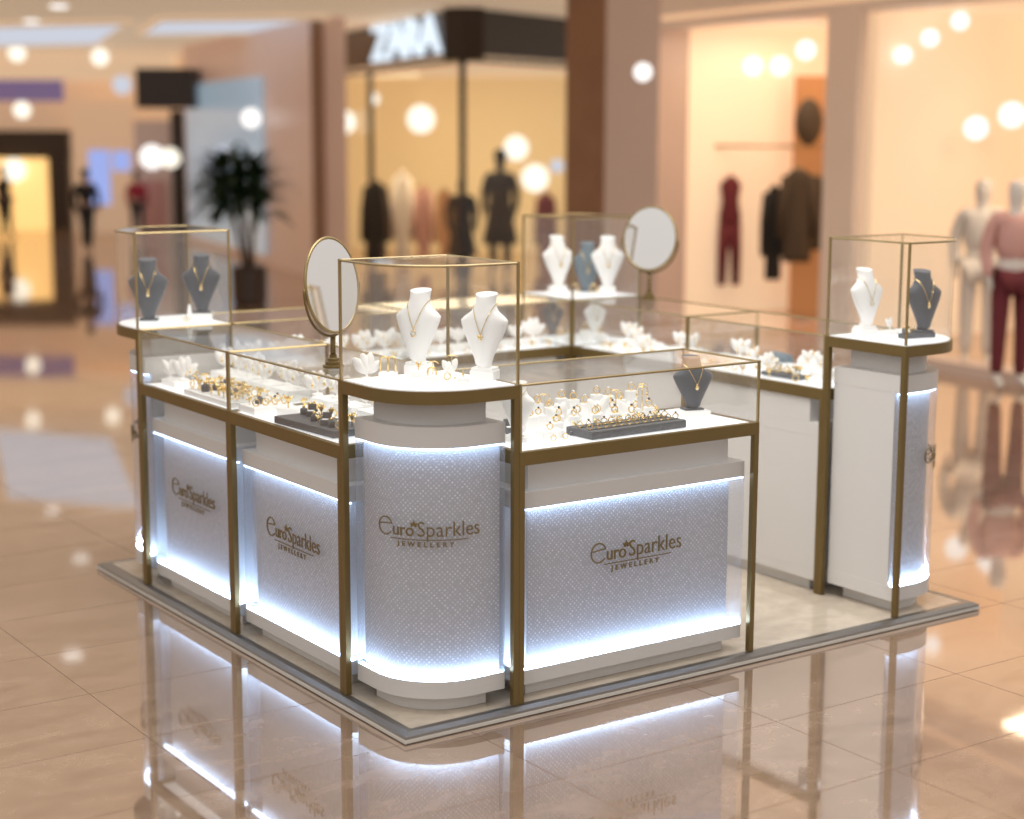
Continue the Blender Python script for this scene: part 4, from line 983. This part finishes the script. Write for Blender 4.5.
# palm
pa, pd, _ = px(250,303,20.7)
pt = thing('potted_palm', 'bushy dark green palm in a brown planter by the rosy wall', 'plant', P(pa,pd,0))
MB().lathe([(.17,0),(.21,.02),(.22,.44),(.20,.47)], 24).build('planter', M['pot'], pt, autosm=.6)
st = MB(); rr_ = random.Random(4)
for k in range(6):
    a = 2*PI*k/6; st.tube([(.05*math.cos(a),.05*math.sin(a),.40),(.12*math.cos(a)-.05,.10*math.sin(a),.9),(.24*math.cos(a)-.12,.2*math.sin(a),1.45)], .022, 6)
st.build('stem', M['stemm'], pt, smooth=True)
fr = MB()
for k in range(520):
    a = rr_.uniform(0,2*PI); ci = rr_.randrange(6); ca = 2*PI*ci/6; bx_, by_, bz_ = .26*math.cos(ca)-.13, .2*math.sin(ca), 1.45+rr_.uniform(-.35,.25)
    l = rr_.uniform(.35,.68); ele = rr_.uniform(-.1,1.3)
    dx, dy = math.cos(a), math.sin(a); pts = []
    for j in range(5):
        t = j/4; rad = l*t*math.cos(ele*(1-.4*t)); hh = l*t*math.sin(ele) - .30*l*t*t*1.5
        pts.append((bx_+dx*rad, by_+dy*rad, bz_+hh))
    wv = .028
    vs = []; 
    for j,(x,y,z) in enumerate(pts):
        w2 = wv*math.sin(PI*(.15+.8*j/4)); vs += [(x-dy*w2,y+dx*w2,z),(x+dy*w2,y-dx*w2,z)]
    fr.add(vs, [(2*j,2*j+1,2*j+3,2*j+2) for j in range(4)])
fr.build('foliage', M['leaf'], pt)

# people and mannequins -------------------------------------------------
def figure(name, label, cat, a_, d_, h_, top, bottom, headm, rz=0, stride=.0, dress=False, hair=True, neck_only=False):
    t = thing(name, label, cat, P(a_,d_,0), hall_rz+rz)
    s = h_/1.75
    J = {'pel':(0,0,.95),'ch':(0,0,1.25),'nk':(0,.0,1.47),'hd':(0,-.01,1.56),'ht':(0,0,1.70),
         'ls':(.17,0,1.42),'le':(.23,.03+stride*.4,1.14),'lh':(.22,-.06+stride*.3,.90),'lf':(.21,-.08+stride*.3,.80),
         'rs':(-.17,0,1.42),'re':(-.23,.03-stride*.4,1.14),'rh':(-.22,-.06-stride*.3,.90),'rf':(-.21,-.08-stride*.3,.80),
         'lt':(.09,0,.90),'lk':(.10,-stride*.5-.01,.49),'la':(.10,-stride*.6,.09),'lo':(.11,-stride*.6-.16,.03),
         'rt':(-.09,0,.90),'rk':(-.10,stride*.3-.01,.49),'ra':(-.10,stride*.8,.10),'ro':(-.11,stride*.8-.15,.03)}
    Rr = {'pel':.135,'ch':.14,'nk':.055,'hd':.085,'ht':.07,'ls':.06,'le':.043,'lh':.03,'lf':.028,'rs':.06,'re':.043,'rh':.03,'rf':.028,
          'lt':.09,'lk':.06,'la':.04,'lo':.035,'rt':.09,'rk':.06,'ra':.04,'ro':.035}
    E_ = [('pel','ch'),('ch','nk'),('nk','hd'),('hd','ht'),('ch','ls'),('ls','le'),('le','lh'),('lh','lf'),('ch','rs'),('rs','re'),('re','rh'),('rh','rf'),
          ('pel','lt'),('lt','lk'),('lk','la'),('la','lo'),('pel','rt'),('rt','rk'),('rk','ra'),('ra','ro')]
    def skin(nm, keys, edges, grow, m, parent):
        ks = list(keys); me = bpy.data.meshes.new(nm)
        me.from_pydata([tuple(c*s for c in J[k]) for k in ks], [(ks.index(p), ks.index(q)) for p,q in edges if p in ks and q in ks], [])
        o = bpy.data.objects.new(nm, me); C.objects.link(o); o.parent = parent; me.materials.append(m)
        md = o.modifiers.new('skin','SKIN'); md.use_smooth_shade = True
        for i, k in enumerate(ks):
            g = (Rr[k]+grow)*s; me.skin_vertices[0].data[i].radius = (g, g*.8)
            me.skin_vertices[0].data[i].use_root = (i == 0)
        ss = o.modifiers.new('sub','SUBSURF'); ss.levels = 1; ss.render_levels = 1
        return o
    body = skin('body', list(J), E_, 0, headm, t)
    up_ = ['ch','pel','nk','ls','le','lh','rs','re','rh'] if True else []
    Jn = dict(J); J['nk'] = (0,0,1.43)
    skin('shirt', up_, E_, .030, top, t); J['nk'] = Jn['nk']
    skin('trousers', ['pel','lt','lk','la','rt','rk','ra'], E_, .028, bottom, t)
    if hair:
        MB().ball((0,.012*s,1.665*s), .10*s, 14, 1.0).build('hair', M['hair'], t, smooth=True)
    if dress:
        MB().lathe([(.26*s,.45*s),(.20*s,.75*s),(.15*s,1.0*s),(.16*s,1.2*s)], 18).build('coat', top, t, smooth=True)
    return t
def at(x_, foot, d): 
    a_,_,_ = px(x_, foot, d); return a_, d
a_, d_ = at(88,252,29.6); figure('person', 'person in black clothes walking away down the far hall', 'person', a_, d_, 1.45, M['blackc'], M['blackc'], M['skin'], PI, .28)
a_, d_ = at(138,240,32.4); figure('person', 'person in a crimson top standing in the far hall', 'person', a_, d_, 1.35, M['red'], M['blackc'], M['skin'], .5, .05, dress=False)
a_, d_ = at(6,240,33.5); figure('person', 'dark-clothed person at the far left edge of the hall', 'person', a_, d_, 1.4, M['olive'], M['blackc'], M['skin'], 1.2, .1)
a_, d_ = at(462,290,23.6); figure('mannequin', 'mannequin in a full black coat in the lettered shop corner window', 'mannequin', a_, d_, 1.5, M['blackc'], M['blackc'], M['hair'], .2, 0, dress=True, hair=False)
a_, d_ = at(500,290,24.8); figure('mannequin', 'tall dark-headed mannequin in brown right of the black coat mannequin', 'mannequin', a_, d_, 1.85, M['olive'], M['olive'], M['hair'], -.2, 0, dress=True)
a_, d_ = at(1010,330,13.9); figure('mannequin', 'mannequin in blush top and maroon trousers in the cream window', 'mannequin', a_, d_, 1.78, M['blush'], M['maroon'], M['whitec'], .1, 0, hair=False)
a_, d_ = at(977,330,15.2); figure('mannequin', 'pale mannequin in white clothes in the cream window', 'mannequin', a_, d_, 1.75, M['whitec'], M['whitec'], M['whitec'], -.2, 0, hair=False)
# garments
def garment(name, label, x0, x1, y0, y1, d, m, kind='coat'):
    a0,_,z1 = px(x0,y0,d); a1,_,_ = px(x1,y0,d); z0 = px(x0,y1,d)[2]; am = (a0+a1)/2; w_ = (a1-a0); h_ = z1-z0
    t = thing(name, label, 'clothing', P(am,d,z0), hall_rz, 'hanging garments')
    del t['group']
    if kind == 'coat':
        prof = [(.46,0),(.48,.08),(.44,.5),(.42,.8),(.44,.90),(.30,.96),(.10,1.0)]
        MB().lathe([(r*w_*.8, z*h_) for r,z in prof], 18, (0,0,0), 1, .35).build('bodice', m, t, smooth=True)
        for sg in (-1,1):
            MB().tube([(sg*w_*.30,0,h_*.92),(sg*w_*.42,0,h_*.6),(sg*w_*.45,-.02,h_*.25)], [.06,.055,.045], 10).build('sleeve', m, t, smooth=True)
    else:
        MB().lathe([(.32*w_,.52*h_),(.38*w_,.62*h_),(.28*w_,.78*h_),(.36*w_,.92*h_),(.12*w_,1.0*h_)], 16, (0,0,0), 1, .4).build('top', m, t, smooth=True)
        for sg in (-1,1):
            MB().tube([(sg*w_*.14,0,h_*.56),(sg*w_*.22,0,h_*.3),(sg*w_*.24,0,0)], [.085,.065,.05], 10).build('trouser_leg', m, t, smooth=True)
    b = MB().tube([(-w_*.3,0,h_*.95),(0,0,h_*1.01),(w_*.3,0,h_*.95)], .008, 6); b.tube([(0,0,h_*1.01),(0,0,h_*1.06)], .005, 6)
    b.build('hanger', M['chrome'], t, smooth=True)
    return t
garment('hanging_outfit', 'maroon top and trousers hanging on the left of the peach shop rack', 716,746,176,285,19.6,M['maroon'],'suit')
garment('hanging_jacket', 'black jacket hanging low in the peach shop', 764,786,185,280,19.3,M['blackc'])
garment('hanging_jacket', 'large dark olive jacket hanging beside the black jacket', 780,818,168,262,19.0,M['olive'])
garment('hanging_jacket', 'dark brown jacket at the right end of the peach shop rack', 806,828,175,250,19.5,M['olive'])
a0,_,zr = px(706,146,19.6); a1,_,_ = px(828,146,19.6)
rk = thing('clothes_rack', 'thin metal clothes rack in the peach shop', 'rack', P((a0+a1)/2,19.6,0), hall_rz)
hw_ = (a1-a0)/2
MB().tube([(-hw_,0,zr),(hw_,0,zr)], .018, 8).build('rail', M['chrome'], rk, smooth=True)
for sg in (-1,1): MB().tube([(sg*hw_,0,0),(sg*hw_,0,zr)], .016, 8).build('upright', M['chrome'], rk, smooth=True)
a_,_,z_ = px(809,122,19.35)
o = MB().ball((0,0,0), .20, 16, 1.35, .5).build('woven_hat', M['olive'], None, smooth=True); o.location = P(a_,19.35,z_); tag(o, 'round dark brown hat shape high on the wood panel', 'hat')
for i,(x0,x1,y0,y1,d,mm,l) in enumerate(((361,390,180,262,26.5,'blackc','dark coat in the left pane of the lettered shop'),(392,412,170,262,27,'whitec','pale coat in the left pane of the lettered shop'),
      (415,432,185,262,26,'blush','salmon jacket in the middle pane of the lettered shop'),(437,452,188,262,24.8,'orange','orange brown jacket in the middle pane of the lettered shop'),(536,556,192,262,27.5,'maroon','dusky jacket at the right of the lettered shop'))):
    garment('hanging_coat', l, x0,x1,y0,y1,d,M[mm])
